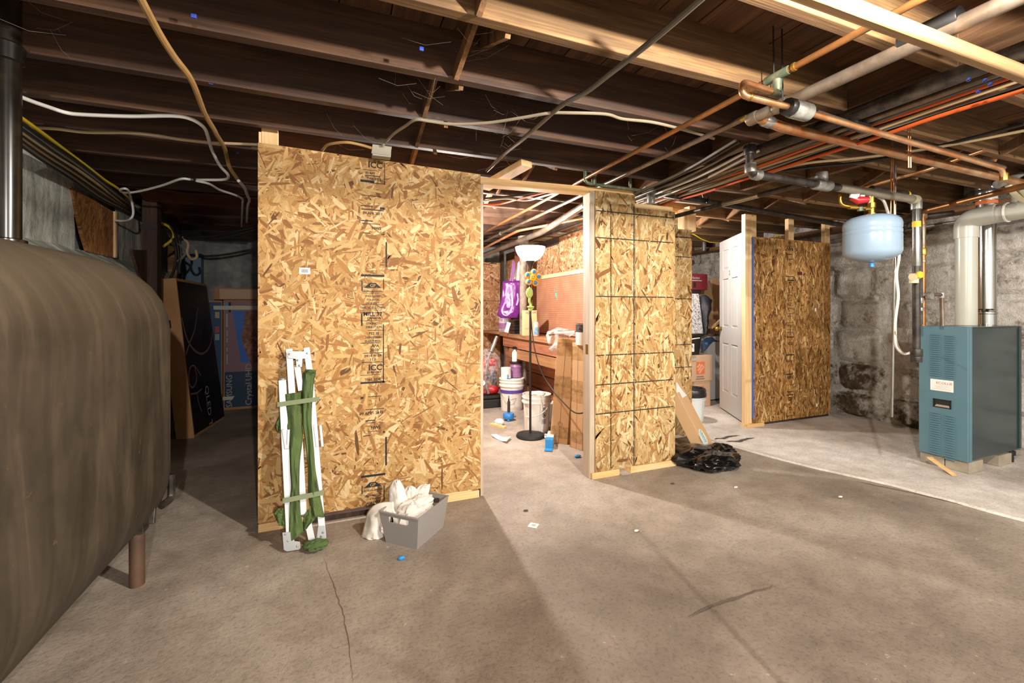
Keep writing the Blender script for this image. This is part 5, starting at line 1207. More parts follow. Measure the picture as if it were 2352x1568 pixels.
# ---- leaning carton and black trash bag
wv = V((.85,.53,0)).normalized(); R0 = V((3.03,2.90,.06)); ln_d = V((-.53*1,.85*1,1.86)).normalized(); L_ = .80; W_ = .225
fr_n = wv.cross(ln_d).normalized()
if fr_n.dot(Fv) > 0: fr_n = -fr_n
lc = T('leaning_carton', 'long tan carton with round pale sticker leaning by the boards', 'box', R0)
ctr = R0-wv*W_/2+ln_d*L_/2-fr_n*.05
O('carton', M().obb(ctr, wv, ln_d, fr_n, W_/2, L_/2, .05), m_cardtan, lc, smooth=False, bev=.003)
sc_ = P(1615, 1005, pl=(fr_n.x, fr_n.y, fr_n.z, fr_n.dot(R0)))+fr_n*.0015
disc = [sc_+wv*(.075*math.cos(a))+ln_d*(.075*math.sin(a)) for a in [2*math.pi*i/28 for i in range(28)]]
st_ = O('sticker', M().poly(disc), plain('mint sticker', '#cfdcd6', .5), lc, smooth=False)
O('sticker_lettering', M().text('Liberty', .036, sc_+fr_n*.001+ln_d*.06+wv*.008, -ln_d, wv), m_ink2, st_, smooth=False)
O('sticker_lines', M().quad(sc_+fr_n*.001, -ln_d, wv, -.055, .03, -.012, -.009).quad(sc_+fr_n*.001, -ln_d, wv, -.05, .04, -.022, -.019), m_inkgrey, st_, smooth=False)
lp_ = lambda x, y: P(x, y, pl=(fr_n.x, fr_n.y, fr_n.z, fr_n.dot(R0)))+fr_n*.0015
O('shipping_label', M().poly([lp_(1553,902), lp_(1553,876), lp_(1566,895), lp_(1577,908), lp_(1567,914), lp_(1560,900)]), m_paper, lc, smooth=False)
tbm = T('trash_bag', 'glossy black trash bag heaped under the leaning carton', 'bag', P(1620,1060,z=0))
O('heap', M().blob(P(1595,1050,z=.05)+V((.02,.05,0)), (.22,.16,.075), .30, 1.5, 3, 54, 30, .002), m_bagblk, tbm)
O('fold', M().blob(P(1650,1062,z=.05)+V((.0,.03,0)), (.20,.12,.06), .38, 1.8, 8, 60, 34, .002), m_bagblk, tbm)
O('fold', M().blob(P(1662,1035,z=.07)+V((.0,.02,0)), (.10,.09,.05), .35, 1.9, 14, 44, 26, .016), m_bagblk, tbm)

# ================================================================== BOILER CORNER
X0, X1_, Y0_, Y1_, Z0, Z1 = 4.288, 5.058, 1.751, 2.045, .10, 1.097
bo = T('boiler', 'teal sheet metal boiler with louvered front near the stone wall', 'boiler', ((X0+X1_)/2, (Y0_+Y1_)/2, .014))
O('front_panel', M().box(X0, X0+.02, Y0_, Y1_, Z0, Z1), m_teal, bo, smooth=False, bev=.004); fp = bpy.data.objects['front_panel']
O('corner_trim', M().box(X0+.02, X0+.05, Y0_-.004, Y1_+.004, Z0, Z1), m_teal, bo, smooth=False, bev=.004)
O('jacket', M().box(X0+.05, X1_-.03, Y0_+.004, Y1_-.004, Z0+.01, Z1-.012), m_tealshade, bo, smooth=False, bev=.004)
O('rear_panel', M().box(X1_-.03, X1_, Y0_-.006, Y1_+.006, Z0+.02, Z1-.004), m_tealshade, bo, smooth=False, bev=.004)
O('top_panel', M().box(X0+.05, X1_-.03, Y0_+.0, Y1_, Z1-.012, Z1), m_tealshade, bo, smooth=False, bev=.003)
def zf(y): return P(2165, y, X=X0).z
yA = [P(2137,800,X=X0).y, P(2160,800,X=X0).y]; yB = [P(2169,800,X=X0).y, P(2194,800,X=X0).y]
lou = None
for (ya, yb, o_) in ((*yA, 0), (*yB, 2)):
    for (zs, ze, nn) in ((zf(769+o_), zf(863+o_), 20), (zf(950+o_), zf(1046+o_*2), 19)):
        for i in range(nn):
            z = zs+(ze-zs)*i/(nn-1); yc, hw = (ya+yb)/2, abs(ya-yb)/2
            if lou is None:
                m = M(); m.add([(-.0,-hw,-.004),(-.0,hw,-.004),(-.009,hw*.94,-.0035),(-.009,-hw*.94,-.0035),(0,-hw,.0052),(0,hw,.0052)], [(0,3,2,1),(3,4,5,2),(0,4,3),(1,2,5)])
                me = bpy.data.meshes.new('louver'); me.from_pydata([tuple(p) for p in m.v], [], m.f); me.materials.append(m_teal); lou = me
            ob = bpy.data.objects.new('louver', lou); COL.objects.link(ob); ob.parent = fp; ob.matrix_parent_inverse = Matrix.Translation(-fp.location) @ Matrix.Translation(fp.location); ob.matrix_parent_inverse = Matrix.Identity(4); ob.location = (X0-.0004, yc, z)
q = [P(2137,869,X=X0-.001), P(2190,874,X=X0-.001), P(2190,901,X=X0-.001), P(2137,895,X=X0-.001)]
ya_, yb_ = q[0].y, q[1].y; za_, zb_ = P(2163,872,X=X0).z, P(2163,898,X=X0).z
pl_ = O('name_plate', M().box(X0-.002, X0-.0005, yb_, ya_, zb_, za_), m_whitepl, fp, smooth=False)
O('plate_lettering', M().text('ECOLLIE', .026, V((X0-.0025, ya_-.035, za_-.034)), (0,-1,0), (0,0,1)), m_redpr, bo, smooth=False)
m = M()
for i, (u0, u1) in enumerate(((.3,.75),(.15,.85),(.25,.7),(.1,.9))): m.box(X0-.0026, X0-.0021, ya_+(yb_-ya_)*u1, ya_+(yb_-ya_)*u0, za_-.046-i*.009, za_-.044-i*.009)
O('plate_print', m, m_inkgrey, bo, smooth=False)
ya_, yb_ = P(2144,920,X=X0).y, P(2185,920,X=X0).y; za_, zb_ = P(2163,917,X=X0).z, P(2163,936,X=X0).z
m = M(); t_ = .006
m.box(X0-.006, X0, yb_, ya_, za_-t_, za_).box(X0-.006, X0, yb_, ya_, zb_, zb_+t_).box(X0-.006, X0, yb_, yb_+t_, zb_, za_).box(X0-.006, X0, ya_-t_, ya_, zb_, za_)
hd = O('recessed_handle', m, m_black, fp, smooth=False)
O('handle_recess', M().box(X0-.002, X0-.001, yb_+t_, ya_-t_, zb_+t_, za_-t_), m_blackmt, bo, smooth=False)
O('handle_lip', M().hexa([(X0-.004,yb_+.008,zb_+.006),(X0-.004,ya_-.008,zb_+.006),(X0-.003,ya_-.008,zb_+.006),(X0-.003,yb_+.008,zb_+.006),(X0-.0045,yb_+.012,zb_+.022),(X0-.0045,ya_-.02,zb_+.022),(X0-.003,ya_-.02,zb_+.022),(X0-.003,yb_+.012,zb_+.022)]), plain('handle lip', '#9c8d7e', .5), bo, smooth=False)
for sx, sy in ((X1_-.08, Y0_+.03), (X1_-.08, Y1_-.03)):
    O('foot', M().lathe([(0,0),(.02,0),(.02,.05),(.03,.055),(.03,.088),(0,.088)], (sx, sy, .014), 12), m_black, bo)
cbk = plain('concrete block', '#a89c88', .9, var=.3, bump=.6, bscale=90)
for i, (xx, lab) in enumerate(((X0+.02, 'front'), (X0+.44, 'rear'))):
    c_ = T('concrete_block', f'grey concrete block under the {lab} of the teal boiler', 'concrete block', (xx+.09, 1.9, .014))
    O('block', M().box(xx, xx+.19, Y0_+.0, Y0_+.14, .015, .098).box(xx, xx+.19, Y0_+.146, Y1_, .015, .098), cbk, c_, smooth=False, bev=.004)
O('wood_wedge', M().prism([P(2130,1052,z=.09), P(2144,1053,z=.09), P(2200,1093,z=.016), P(2188,1093,z=.016)], (.03,.02,.004)), m_pineX, None, 'pale broken wood wedge propped against the boiler block', 'wood scrap', smooth=False)
# pvc intake
def pipe(name, label, pts, r, mt, cat='pipe', fr=.05, n=12, group=None, parts=None):
    if parts is None: return O(name, M().tube(fillet(pts, fr), r, n), mt, None, label, cat, group)
    t = T(name, label, cat, pts[0], group); O('run', M().tube(fillet(pts, fr), r, n), mt, t)
    for nm_, p, ax, rr, ln2, mt2 in parts: 
        ax = V(ax).normalized(); O(nm_, M().tube([V(p)-ax*ln2/2, V(p)-ax*(ln2/2-.004), V(p)+ax*(ln2/2-.004), V(p)+ax*ln2/2], [rr*.96, rr, rr, rr*.96], 14), mt2, t)
    return t
pv = P(2219, 740, Y=1.93); ze_ = P(2219, 510, Y=1.93).z
pvt = T('pvc_flue', 'wide grey plastic pipe rising from the boiler and bending right', 'pipe', (pv.x, 1.93, Z1))
O('riser', M().tube([(pv.x,1.93,Z1+.002),(pv.x,1.93,ze_-.09)], .066, 24), m_pvc, pvt)
O('elbow', M().tube(fillet([(pv.x,1.93,ze_-.13),(pv.x,1.93,ze_+.02),(pv.x,1.75,ze_+.035)], .13, 10), .074, 24), m_pvc, pvt)
O('run', M().tube([(pv.x,1.80,ze_+.025),(pv.x,.2,ze_+.09)], .066, 24), m_pvc, pvt)
O('coupling', M().tube([(pv.x,1.70,ze_+.03),(pv.x,1.69,ze_+.03)], .0745, 24), m_whitepl, pvt)
fx = P(2266, 740, Y=1.90)
flu = T('steel_flue', 'shiny stainless flue pipe behind the grey plastic pipe', 'pipe', (fx.x, 1.90, Z1))
def zfl(y): return P(2266, y, d=fx.x*Fv.x+1.9*Fv.y).z
O('lower_pipe', M().lathe([(.06,Z1+.002),(.06,zfl(716))], (fx.x,1.9,0), 28), m_stainless, flu)
O('upper_pipe', M().lathe([(.057,zfl(716)),(.057,zfl(468))], (fx.x,1.9,0), 28), m_stainless, flu)
O('joint_band', M().lathe([(.057,zfl(722)),(.064,zfl(720)),(.064,zfl(717)),(.057,zfl(716)),(.062,zfl(712)),(.057,zfl(709))], (fx.x,1.9,0), 28), m_stainless, flu)
O('collar', M().lathe([(.057,zfl(500)),(.063,zfl(497)),(.063,zfl(450)),(.068,zfl(446)),(.068,zfl(438)),(.064,zfl(436)),(.068,zfl(432)),(.068,zfl(424)),(.064,zfl(421)),(.066,zfl(408)),(.058,zfl(407))], (fx.x,1.9,0), 28), m_chrome, flu)
O('orange_gasket', M().lathe([(.0635,zfl(470)),(.0645,zfl(469)),(.0645,zfl(463)),(.0635,zfl(462))], (fx.x,1.9,0), 28), m_orange, flu)
O('flue_label', M().lathe([(.0634,zfl(460)),(.0634,zfl(447))], (fx.x,1.9,0), 28), plain('flue label', '#cfc9bc', .5), flu)
# expansion tank
dT = 2.80; et = P(2002, 560, d=dT)
def zt_(y): return P(2002, y, d=dT).z
ex = T('expansion_tank', 'blue grey expansion tank hanging from pipes by the stone wall', 'tank', (et.x, et.y, zt_(604)))
rT = 54.5/FPX*dT
O('vessel', M().lathe([(0,zt_(603)),(rT*.35,zt_(601)),(rT*.75,zt_(594)),(rT*.95,zt_(586)),(rT,zt_(579)),(rT,zt_(541)),(rT*.985,zt_(540)),(rT*.985,zt_(538.5)),(rT,zt_(537)),(rT,zt_(531)),(rT*.985,zt_(530)),(rT*.985,zt_(528)),(rT,zt_(526)),(rT,zt_(515)),(rT*.96,zt_(508)),(rT*.78,zt_(500)),(rT*.45,zt_(495)),(.03,zt_(493)),(0,zt_(492.5))], (et.x,et.y,0), 44), m_tankblue, ex)
O('valve_cap', M().lathe([(.012,zt_(604)),(.014,zt_(606)),(.014,zt_(613)),(0,zt_(614))], (et.x,et.y,0), 14), m_blue, ex)
O('neck', M().lathe([(.024,zt_(494)),(.024,zt_(490)),(.016,zt_(489)),(.016,zt_(478)),(.022,zt_(477)),(.022,zt_(466)),(.014,zt_(465)),(.014,zt_(452))], (et.x,et.y,0), 16), m_brass, ex)
# water fill fittings over the tank
ff = T('fill_valve', 'red and white fill valve with brass fittings above the tank', 'valve', P(1975,458,d=dT))
O('valve_body', M().tube([P(1956,453,d=2.78), P(1972,460,d=2.76), P(1996,458,d=2.74)], [.02,.026,.018], 14), m_red, ff)
O('white_tag', M().beam(P(1953,447,d=2.75), P(1972,452,d=2.75), .01, .035), m_whitepl, ff, smooth=False)
O('white_tag', M().beam(P(1976,451,d=2.75), P(1985,452,d=2.75), .01, .02), m_whitepl, ff, smooth=False)
O('brass_line', M().tube(fillet([P(1930,446,d=2.8), P(1930,470,d=2.8), P(1960,476,d=2.8), P(2003,479,d=2.8)], .03), .009, 10), m_brass, ff)
O('brass_nut', M().tube([P(1950,475,d=2.8), P(1966,476,d=2.8)], .016, 8), m_brass, ff)
O('brass_nut', M().tube([P(1985,479,d=2.8), P(2000,479,d=2.8)], .015, 8), m_brass, ff)
O('relief_cap', M().tube([P(1976,476,d=2.8), P(1976,485,d=2.8)], .018, 12), m_green, ff)
O('copper_stub', M().tube([P(1997,448,d=2.8), P(1997,468,d=2.8)], .010, 10), m_copbright, ff)

# ---- iron line with elbow and tee, over to the boiler
yq, zq = 1.76, 1.972
gq = P(1720, 345, Y=yq+.01); g1 = P(1722, 388, Y=yq); g2 = P(2105, 458, Y=yq); te = P(1888, 424, Y=yq)
pipe('iron_pipe', 'black iron pipe with pale elbow running right to the boiler drop', [(g1.x,yq,2.12),(g1.x,yq,zq),(te.x,yq,zq),(g2.x,yq,zq),(g2.x,yq,.87)], .022, m_blackpipe, parts=[
    ('elbow', (g1.x+.005,yq,zq+.03), (0,0,1), .030, .05, m_galv), ('elbow', (g1.x+.05,yq,zq), (1,0,0), .030, .05, m_galv), ('coupling', (g1.x,yq,2.10), (0,0,1), .032, .05, m_blackpipe),
    ('tee', (te.x,yq,zq), (1,0,0), .034, .13, m_galv), ('tee_branch', (te.x,yq,zq+.04), (0,0,1), .031, .07, m_galv),
    ('tape_sleeve', ((te.x+g2.x)/2+.07,yq,zq), (1,0,0), .0255, (g2.x-te.x)-.16, plain('dusty pipe wrap', '#8b8472', .6, .1, .4, var=.3)),
    ('elbow', (g2.x,yq,zq-.03), (0,0,1), .031, .07, m_galv), ('elbow', (g2.x-.03,yq,zq), (1,0,0), .031, .06, plain('wrap elbow','#a39f7e',.6)), ('steel_sleeve', (g2.x,yq,1.72), (0,0,1), .0235, .40, m_chrome),
    ('yellow_tape', (g2.x,yq,1.805), (0,0,1), .0245, .04, m_yellow), ('flange', (g2.x,yq,.93), (0,0,1), .034, .05, m_blackpipe), ('flange', (g2.x,yq,.885), (0,0,1), .032, .04, m_blackpipe)])
pipe('iron_pipe', 'second iron pipe close behind, dropping beside the first with yellow tape', [P(2002,433,Y=1.84), P(2098,448,Y=1.84), P(2110,462,Y=1.84), P(2111,745,Y=1.84)], .021, m_blackpipe, parts=[
    ('yellow_tape', P(2083,446,Y=1.84), (1,0,-.0), .0222, .02, m_yellow), ('union', P(2110,690,Y=1.84), (0,0,1), .028, .04, m_galv), ('union', P(2111,710,Y=1.84), (0,0,1), .030, .025, m_galv)])
vy = T('gas_valve', 'yellow lever valve on the vertical pipe pair', 'valve', P(2108,630,Y=1.78))
O('body', M().tube([P(2096,636,Y=1.74), P(2106,634,Y=1.74)], .024, 12).tube([P(2099,628,Y=1.75), P(2099,650,Y=1.75)], .026, 12), plain('valve ivory', '#cfc49c', .4), vy)
O('lever', M().lathe([(0,0),(.022,0),(.026,.008),(.022,.016),(0,.018)], P(2110,631,Y=1.72), 8, (-.3,-1,0)), m_yellow, vy)
pipe('copper_riser', 'copper riser bending toward the right along the stone wall top', [P(2119,748,Y=1.9), P(2119,488,Y=1.9), P(2135,482,Y=1.86), P(2352,427,Y=1.28), P(2352,427,Y=1.28)+V((.05,-.7,.0))], .019, m_copper, parts=[
    ('elbow', P(2121,494,Y=1.9), (0,0,1), .023, .05, m_copgrey), ('ring', P(2230,458,Y=1.58), (-.2,1,.0), .022, .012, m_copbright), ('valve', P(2119,578,Y=1.9), (0,0,1), .027, .05, m_brass), ('ring', P(2119,600,Y=1.9), (0,0,1), .023, .02, m_copgrey), ('tarnish_sleeve', P(2119,540,Y=1.9), (0,0,1), .0195, .16, m_copgrey)])
pipe('relief_pipe', 'small grey relief pipe stepping down onto the boiler top', [P(2108,676,Y=1.86), P(2163,676,Y=1.86), P(2165,748,Y=1.86)], .013, m_copgrey, parts=[('tee', P(2112,676,Y=1.86), (1,0,0), .02, .05, m_galv), ('gauge', P(2135,679,Y=1.85), (0,1,0), .028, .03, m_galv), ('elbow', P(2163,678,Y=1.86), (0,0,1), .018, .04, m_galv)], fr=.03)
pipe('steel_conduit', 'thin silver conduit hanging down the stone wall', [V((P(2056,470,d=3.0).x, P(2056,470,d=3.0).y, 2.21)), P(2055,600,d=3.0), P(2048,957,d=3.0)], .0085, m_chrome)
O('flex_cable', M().tube(smoothpath([P(2016,452,d=2.9), P(2030,462,d=2.9), P(2040,490,d=2.95), P(2052,530,d=2.96), P(2062,560,d=2.96), P(2065,590,d=2.96), P(2059,630,d=2.96), P(2063,680,d=2.96), P(2057,730,d=2.97), P(2056,765,d=2.97), P(2058,795,d=3.0), P(2075,812,d=3.1), P(2095,808,d=3.25), P(2112,800,d=3.42)], 6), .0085, 8), m_wirewh, None, 'white flexible cable hanging beside the tank to the boiler', 'cable')
O('thin_wire', M().tube(smoothpath([P(2056,760,d=2.95), P(2062,790,d=3.0), P(2070,805,d=3.05), P(2080,812,d=3.1)], 6), .003, 6), m_wirebe, None, 'thin beige wire looping beside the white flexible cable', 'cable')
pipe('wall_pipe', 'dark pipe trap on the stone wall right of the tank', [P(2056,530,d=4.2), P(2072,530,d=4.2), P(2078,522,d=4.2), P(2080,505,d=4.2), P(2100,500,d=4.0), P(2190,489,d=3.75)], .024, m_blackpipe, fr=.04)
pipe('wall_conduit', 'grey conduit along the top of the stone wall', [(5.30,3.6,2.02),(5.30,.5,2.05)], .016, m_galv)

# ================================================================== CEILING PIPES
zc = 2.15
def along(X_, y0, y1, z0=zc, z1=None): z1 = z0 if z1 is None else z1; return [(X_, y0, z0), (X_, y1, z1)]
tee = P(1785,186,X=1.62)
pipe('copper_pipe', 'thin copper pipe crossing under the joists with green tee', along(1.62,.3,6.4,2.15), .0125, m_copper, parts=[('tee', (1.62,tee.y,2.15), (0,1,0), .017, .10, m_green), ('solder_ring', (1.62,tee.y-.07,2.15), (0,1,0), .0165, .012, m_brass)])
pipe('copper_pipe', 'long grey copper pipe crossing below the joists into the workshop', along(1.83,1.55,6.4,2.15), .014, m_copgrey, parts=[('hanger', (1.83,5.0,2.15), (0,1,0), .02, .03, m_galv)])
ub = [(1.62,tee.y,2.14),(1.62,tee.y,2.075)]
u1 = P(1700,199,Y=tee.y); u2 = P(1700,222,Y=tee.y); u3 = P(2302,388,Y=tee.y)
pipe('copper_loop', 'copper U bend with grey clamp running right below the joists', [(1.62,tee.y,2.135),(1.62,tee.y,2.08),(u1.x,tee.y-.01,2.085),(u1.x-.01,tee.y-.015,2.03),(1.68,tee.y-.02,2.025),(u3.x,tee.y,1.985),(u3.x+.02,tee.y,1.93)], .0125, m_copbright, fr=.03, parts=[
    ('riser_fitting', (1.62,tee.y,2.105), (0,0,1), .017, .06, m_green), ('elbow_fitting', (1.605,tee.y,2.08), (1,0,0), .017, .04, m_green), ('ring', (u1.x+.03,tee.y-.015,2.031), (1,0,0), .0155, .01, m_brass),
    ('rubber_sleeve', (1.665,tee.y-.018,2.026), (1,0,-.02), .034, .03, m_black), ('clamp', (1.725,tee.y-.018,2.023), (1,0,-.02), .036, .095, m_galv), ('brass_end', (u3.x+.02,tee.y,1.945), (0,0,1), .018, .04, m_brass)])
bg = P(1735,268,X=1.83)
be = P(2340,420,Y=1.5)
pipe('copper_main', 'thick brown copper main crossing the upper right with black coupling', [(1.84,.2,2.13),(1.83,bg.y,2.13)], .026, m_copgrey, n=16, parts=[
    ('coupling', P(2135,70,X=1.835), (0,1,0), .033, .16, m_black), ('end_cap', (1.83,bg.y+.01,2.13), (0,1,0), .03, .05, m_copgrey), ('union', (1.83,bg.y-.13,2.13), (0,1,0), .030, .06, m_copgrey), ('plug', (1.81,bg.y+.045,2.14), (0,1,0), .012, .03, m_brass)])
pipe('copper_main', 'bright copper main running right from the brown main toward the flue', [(1.835,bg.y-.02,2.12),(2.0,bg.y-.01,2.105),(be.x,bg.y-.01,be.z)], .024, m_copbright, n=16, parts=[
    ('sleeve', (1.89,bg.y-.015,2.115), (1,0,-.08), .028, .05, m_galv), ('ring', P(1920,318,Y=bg.y), (1,0,-.03), .026, .014, m_brass), ('ring', P(1938,324,Y=bg.y), (1,0,-.03), .026, .014, m_brass), ('ring', P(2110,365,Y=bg.y), (1,0,-.03), .026, .012, m_copgrey)])
k1, k2, k3, k4 = P(1877,259,z=2.1), P(1955,285,z=2.1), P(1988,294,z=2.1), P(2306,385,z=2.1)
pipe('copper_branch', 'brown copper branch with black rubber coupling below the cables', [k1, k2, k3, k4], .0125, m_copgrey, parts=[('rubber_coupling', (k2+k3)/2, k3-k2, .026, .12, m_black), ('ring', k2, k3-k2, .028, .016, m_blackmt)])
pipe('girder_pipe', 'long dark iron pipe hugging the ceiling girder', along(2.255,.2,6.3,2.14), .032, m_blackpipe, n=16)
pipe('girder_pipe', 'thinner dusty pipe beside the girder pipe', along(2.345,.2,5.8,2.125), .014, m_copgrey)
a3, b3 = P(1500,441,z=2.12), P(1948,519,z=2.12)
pipe('gas_pipe', 'long dark gas pipe crossing above the narrow boards to the tank', [a3, b3, b3+(b3-a3).normalized()*.2], .024, m_blackpipe, parts=[('tee', a3, b3-a3, .034, .10, m_green), ('tee', a3-(b3-a3).normalized()*.07, b3-a3, .03, .04, m_galv), ('drop_leg', a3+V((-.02,0,-.05)), (0,0,1), .03, .08, m_galv)])
v1 = P(1350,420,Y=2.68); v2 = P(1498,438,Y=2.68)
pipe('green_pipe', 'green tarnished pipe with blue handled valve above the doorway', [(v1.x-.02,2.68,2.20),(v1.x-.02,2.68,2.125),(v1.x+.02,2.68,2.115),(v2.x,2.68,2.11)], .012, m_green, fr=.03, parts=[
    ('valve_body', (v1.x+.05,2.68,2.14), (0,0,1), .018, .06, m_green), ('valve_handle', (v1.x+.05,2.68,2.185), (0,0,1), .024, .012, plain('blue handle', '#223a66', .4)), ('riser', (v2.x-.2,2.68,2.15), (0,0,1), .012, .08, m_green)])
pipe('iron_pipe', 'glossy black iron pipe slanting along the cables to the boards', [(2.66,1.80,1.995),(2.66,3.05,2.02)], .018, m_blackpipe, parts=[('elbow', (2.665,1.80,2.0), (0,1,0), .026, .07, m_galv), ('shiny_section', (2.66,2.3,2.005), (0,1,.02), .0185, .30, m_chrome)])
pipe('copper_pipe', 'orange copper pipe under the cables near the narrow boards', [P(1722,392,z=2.18), P(1480,468,z=2.18), P(1480,468,z=2.18)+V((0,1.6,0))], .014, m_copbright)
pipe('copper_pipe', 'copper pipe slanting behind the tank fittings', [P(1985,430,z=2.12), P(2130,390,z=2.14), P(2260,345,z=2.16)], .012, m_copbright)
pipe('copper_pipe', 'short orange copper stub right of the grey tee', [P(1895,424,Y=1.79), P(1955,436,Y=1.79)], .016, m_copbright)
fx2 = T('pipe_cluster', 'grey joint where white hoses meet copper near the flue', 'fitting', P(2310,420,d=3.2))
O('joint', M().tube([P(2290,424,d=3.2), P(2318,412,d=3.2), P(2345,400,d=3.2)], [.03,.026,.02], 12), m_galv, fx2)
O('hose', M().tube(smoothpath([P(2315,425,d=3.2), P(2325,440,d=3.2), P(2342,455,d=3.15), P(2360,462,d=3.1)], 6), .018, 10), plain('cream hose', '#cdc2a0', .5), fx2)
O('hose', M().tube(smoothpath([P(2322,424,d=3.25), P(2338,430,d=3.2), P(2350,445,d=3.15), P(2362,458,d=3.1)], 6), .016, 10), plain('cream hose 2', '#c9bd9a', .5), fx2)
O('stub', M().tube([P(2330,448,d=3.3), P(2330,470,d=3.3)], .018, 12), plain('grey stub', '#8f8a7c', .5), fx2)
ra, rb_ = P(1897,0,z=2.07), P(2352,172,z=2.07)
O('wood_rail', M().beam(ra+(ra-rb_)*.6, rb_+(rb_-ra)*.8, .045, .045), wood('handled rail', '#806240', '#93744e', '#ab8d62', 'X', .6, .05), None, 'long pale wood rail crossing close under the upper right joists', 'rail', bev=.014)
for i, (x, y0_, y1_) in enumerate(((1776,155,205),(1796,160,235),(1905,90,110),(2085,345,385),(2090,345,385))):
    O('hanger_wire', M().tube([(P(x,y1_,Y=1.30).x, 1.30, 2.408), P(x+2,y1_,Y=1.30)], .003, 6), m_blackmt if i < 3 else m_copbright, None, ('dark hanger rod beside the green tee', 'dark hanger rod beside the grey clamp', 'dark hanger rod at the thick copper main', 'left copper hanger wire at the bright main', 'right copper hanger wire at the bright main')[i], 'hanger')
for i, (x0_, x1_) in enumerate(((2048,2046),(2049,2055))):
    O('hanger_wire', M().tube([V((P(x0_,455,d=2.9).x, P(x0_,455,d=2.9).y, 2.40)), P(x1_,497,d=2.9)], .0035, 6), m_copbright, None, ('left','right')[i]+' copper hanger wire behind the blue grey tank', 'hanger')
O('hanger_strap', M().tube(smoothpath([P(1608,425,z=2.2), P(1617,458,z=2.14), P(1624,464,z=2.10), P(1627,455,z=2.14), P(1638,422,z=2.2)], 5), .005, 6), m_blackmt, None, 'black wire hanger holding the long gas pipe', 'hanger')

# ---- cables along the girder
def wob(X_, z_, y0, y1, sd, a=.018, n=14): return [(X_+a*noise.noise(V((i*.6, sd, 0)))*1.5, y0+(y1-y0)*i/n, z_+a*.8*noise.noise(V((i*.6, sd, 7)))) for i in range(n+1)]
G_ = 'cables running along the ceiling girder'
cabs = [(2.44,2.125,.0085,m_wireor,'orange cable','left orange cable in the girder bundle'),(2.535,2.10,.009,m_wireor,'orange cable','right orange cable in the girder bundle, lower'),(2.485,2.115,.009,m_wirebe,'beige cable','beige cable between the two orange girder cables'),
        (2.40,2.13,.010,m_bx,'armoured cable','armoured grey cable nearest the girder pipe'),(2.51,2.135,.012,m_bx,'armoured cable','thick armoured grey cable between the orange cables'),(2.575,2.12,.010,m_wirebk,'black cable','black cable at the right edge of the girder bundle'),
        (2.46,2.15,.007,m_wiregr,'grey cable','grey cable high in the girder bundle'),(2.60,2.14,.007,m_wirewh,'white cable','white cable on the right of the girder bundle'),(2.55,2.15,.006,m_wirebe,'beige cable','thin beige cable high on the right of the girder bundle')]
for i, (X_, z_, r_, mt, nm, lab) in enumerate(cabs):
    O(nm.replace(' ', '_'), M().tube(smoothpath(wob(X_, z_, .3, 4.2, i*3.3), 4), r_, 8), mt, None, lab, 'cable', G_)
for i, (x, y) in enumerate(((2225,183),(2262,185),(2274,194),(2247,210))):
    O('cable_clip', M().blob(P(x,y,z=2.09), (.008,.007,.007), .2, 2, i, 10, 8), plain('blue clip', '#2c3f96', .4) if i == 0 else bpy.data.materials['blue clip'], None, ('upper left','upper middle','rightmost','lowest')[i]+' blue cable clip on the girder bundle', 'clip')
# conduit pair going from the boards back toward the girder
for i, (x0_, y0_, x1_, y1_, mt, lab) in enumerate(((1455,455,1720,330,m_bx,'grey armoured cable fanning left over the narrow boards'),(1470,470,1745,345,m_wirewh,'white cable fanning left over the narrow boards'),(1460,445,1700,325,m_wirebk,'black cable fanning left over the narrow boards'),(1480,462,1740,372,m_bx,'second armoured cable fanning lower over the narrow boards'),(1462,462,1735,338,m_wirewh,'second white cable fanning left over the narrow boards'),(1450,448,1690,322,m_wiregr,'grey cable fanning highest over the narrow boards'),(1475,458,1738,355,m_bx,'third armoured cable in the middle over the narrow boards'))):
    O('cable', M().tube(smoothpath([P(x0_,y0_,z=2.10), P((x0_+x1_)/2,(y0_+y1_)/2+8,z=2.09), P(x1_,y1_,z=2.13)], 8), .008, 8), mt, None, lab, 'cable')
pipe('storage_cable', 'beige cable swagging behind the iron pipe toward the right', [P(1735,410,z=2.15), P(1830,375,z=2.16), P(1960,365,z=2.16), P(2150,340,z=2.16), P(2352,300,z=2.16)], .008, m_wirebe, 'cable', .2)
pipe('storage_cable', 'dark cable swagging behind the iron pipe toward the right', [P(1740,400,z=2.17), P(1850,385,z=2.16), P(2000,372,z=2.17), P(2200,325,z=2.17), P(2352,285,z=2.17)], .009, m_wirebk, 'cable', .2)

# ---- cables over the left and middle
def cable(name, lab, pts, r, mt, k_=7, z=2.16, group=None):
    return O(name, M().tube(smoothpath([P(*p[:2], z=(p[2] if len(p) > 2 else z)) for p in pts], k_), r, 8), mt, None, lab, 'cable', group)
cable('armoured_cable', 'dark armoured cable sweeping down under the middle joists', [(1640,-30),(1605,2),(1500,92),(1400,170),(1345,212),(1290,242),(1240,285),(1200,320),(1160,352),(1118,392,2.14)], .011, m_bx, 8, 2.165)
cable('old_cable', 'thick old tan cable crossing the joists at upper left', [(312,-25),(325,0),(365,75),(400,130),(440,185),(470,260),(492,298),(498,310),(515,338),(522,365),(528,385,2.14),(548,415,2.10)], .012, m_wiretan, 7, 2.17)
cable('white_cable', 'long white cable drooping across the dark left joists', [(36,218),(75,233),(110,245),(150,258),(190,263),(300,267),(400,266),(440,274),(468,292),(478,315),(487,345),(505,380,2.14),(524,402,2.11),(516,412,2.11),(470,413,2.11),(440,413,2.11)], .009, m_wirewh, 6, 2.17)
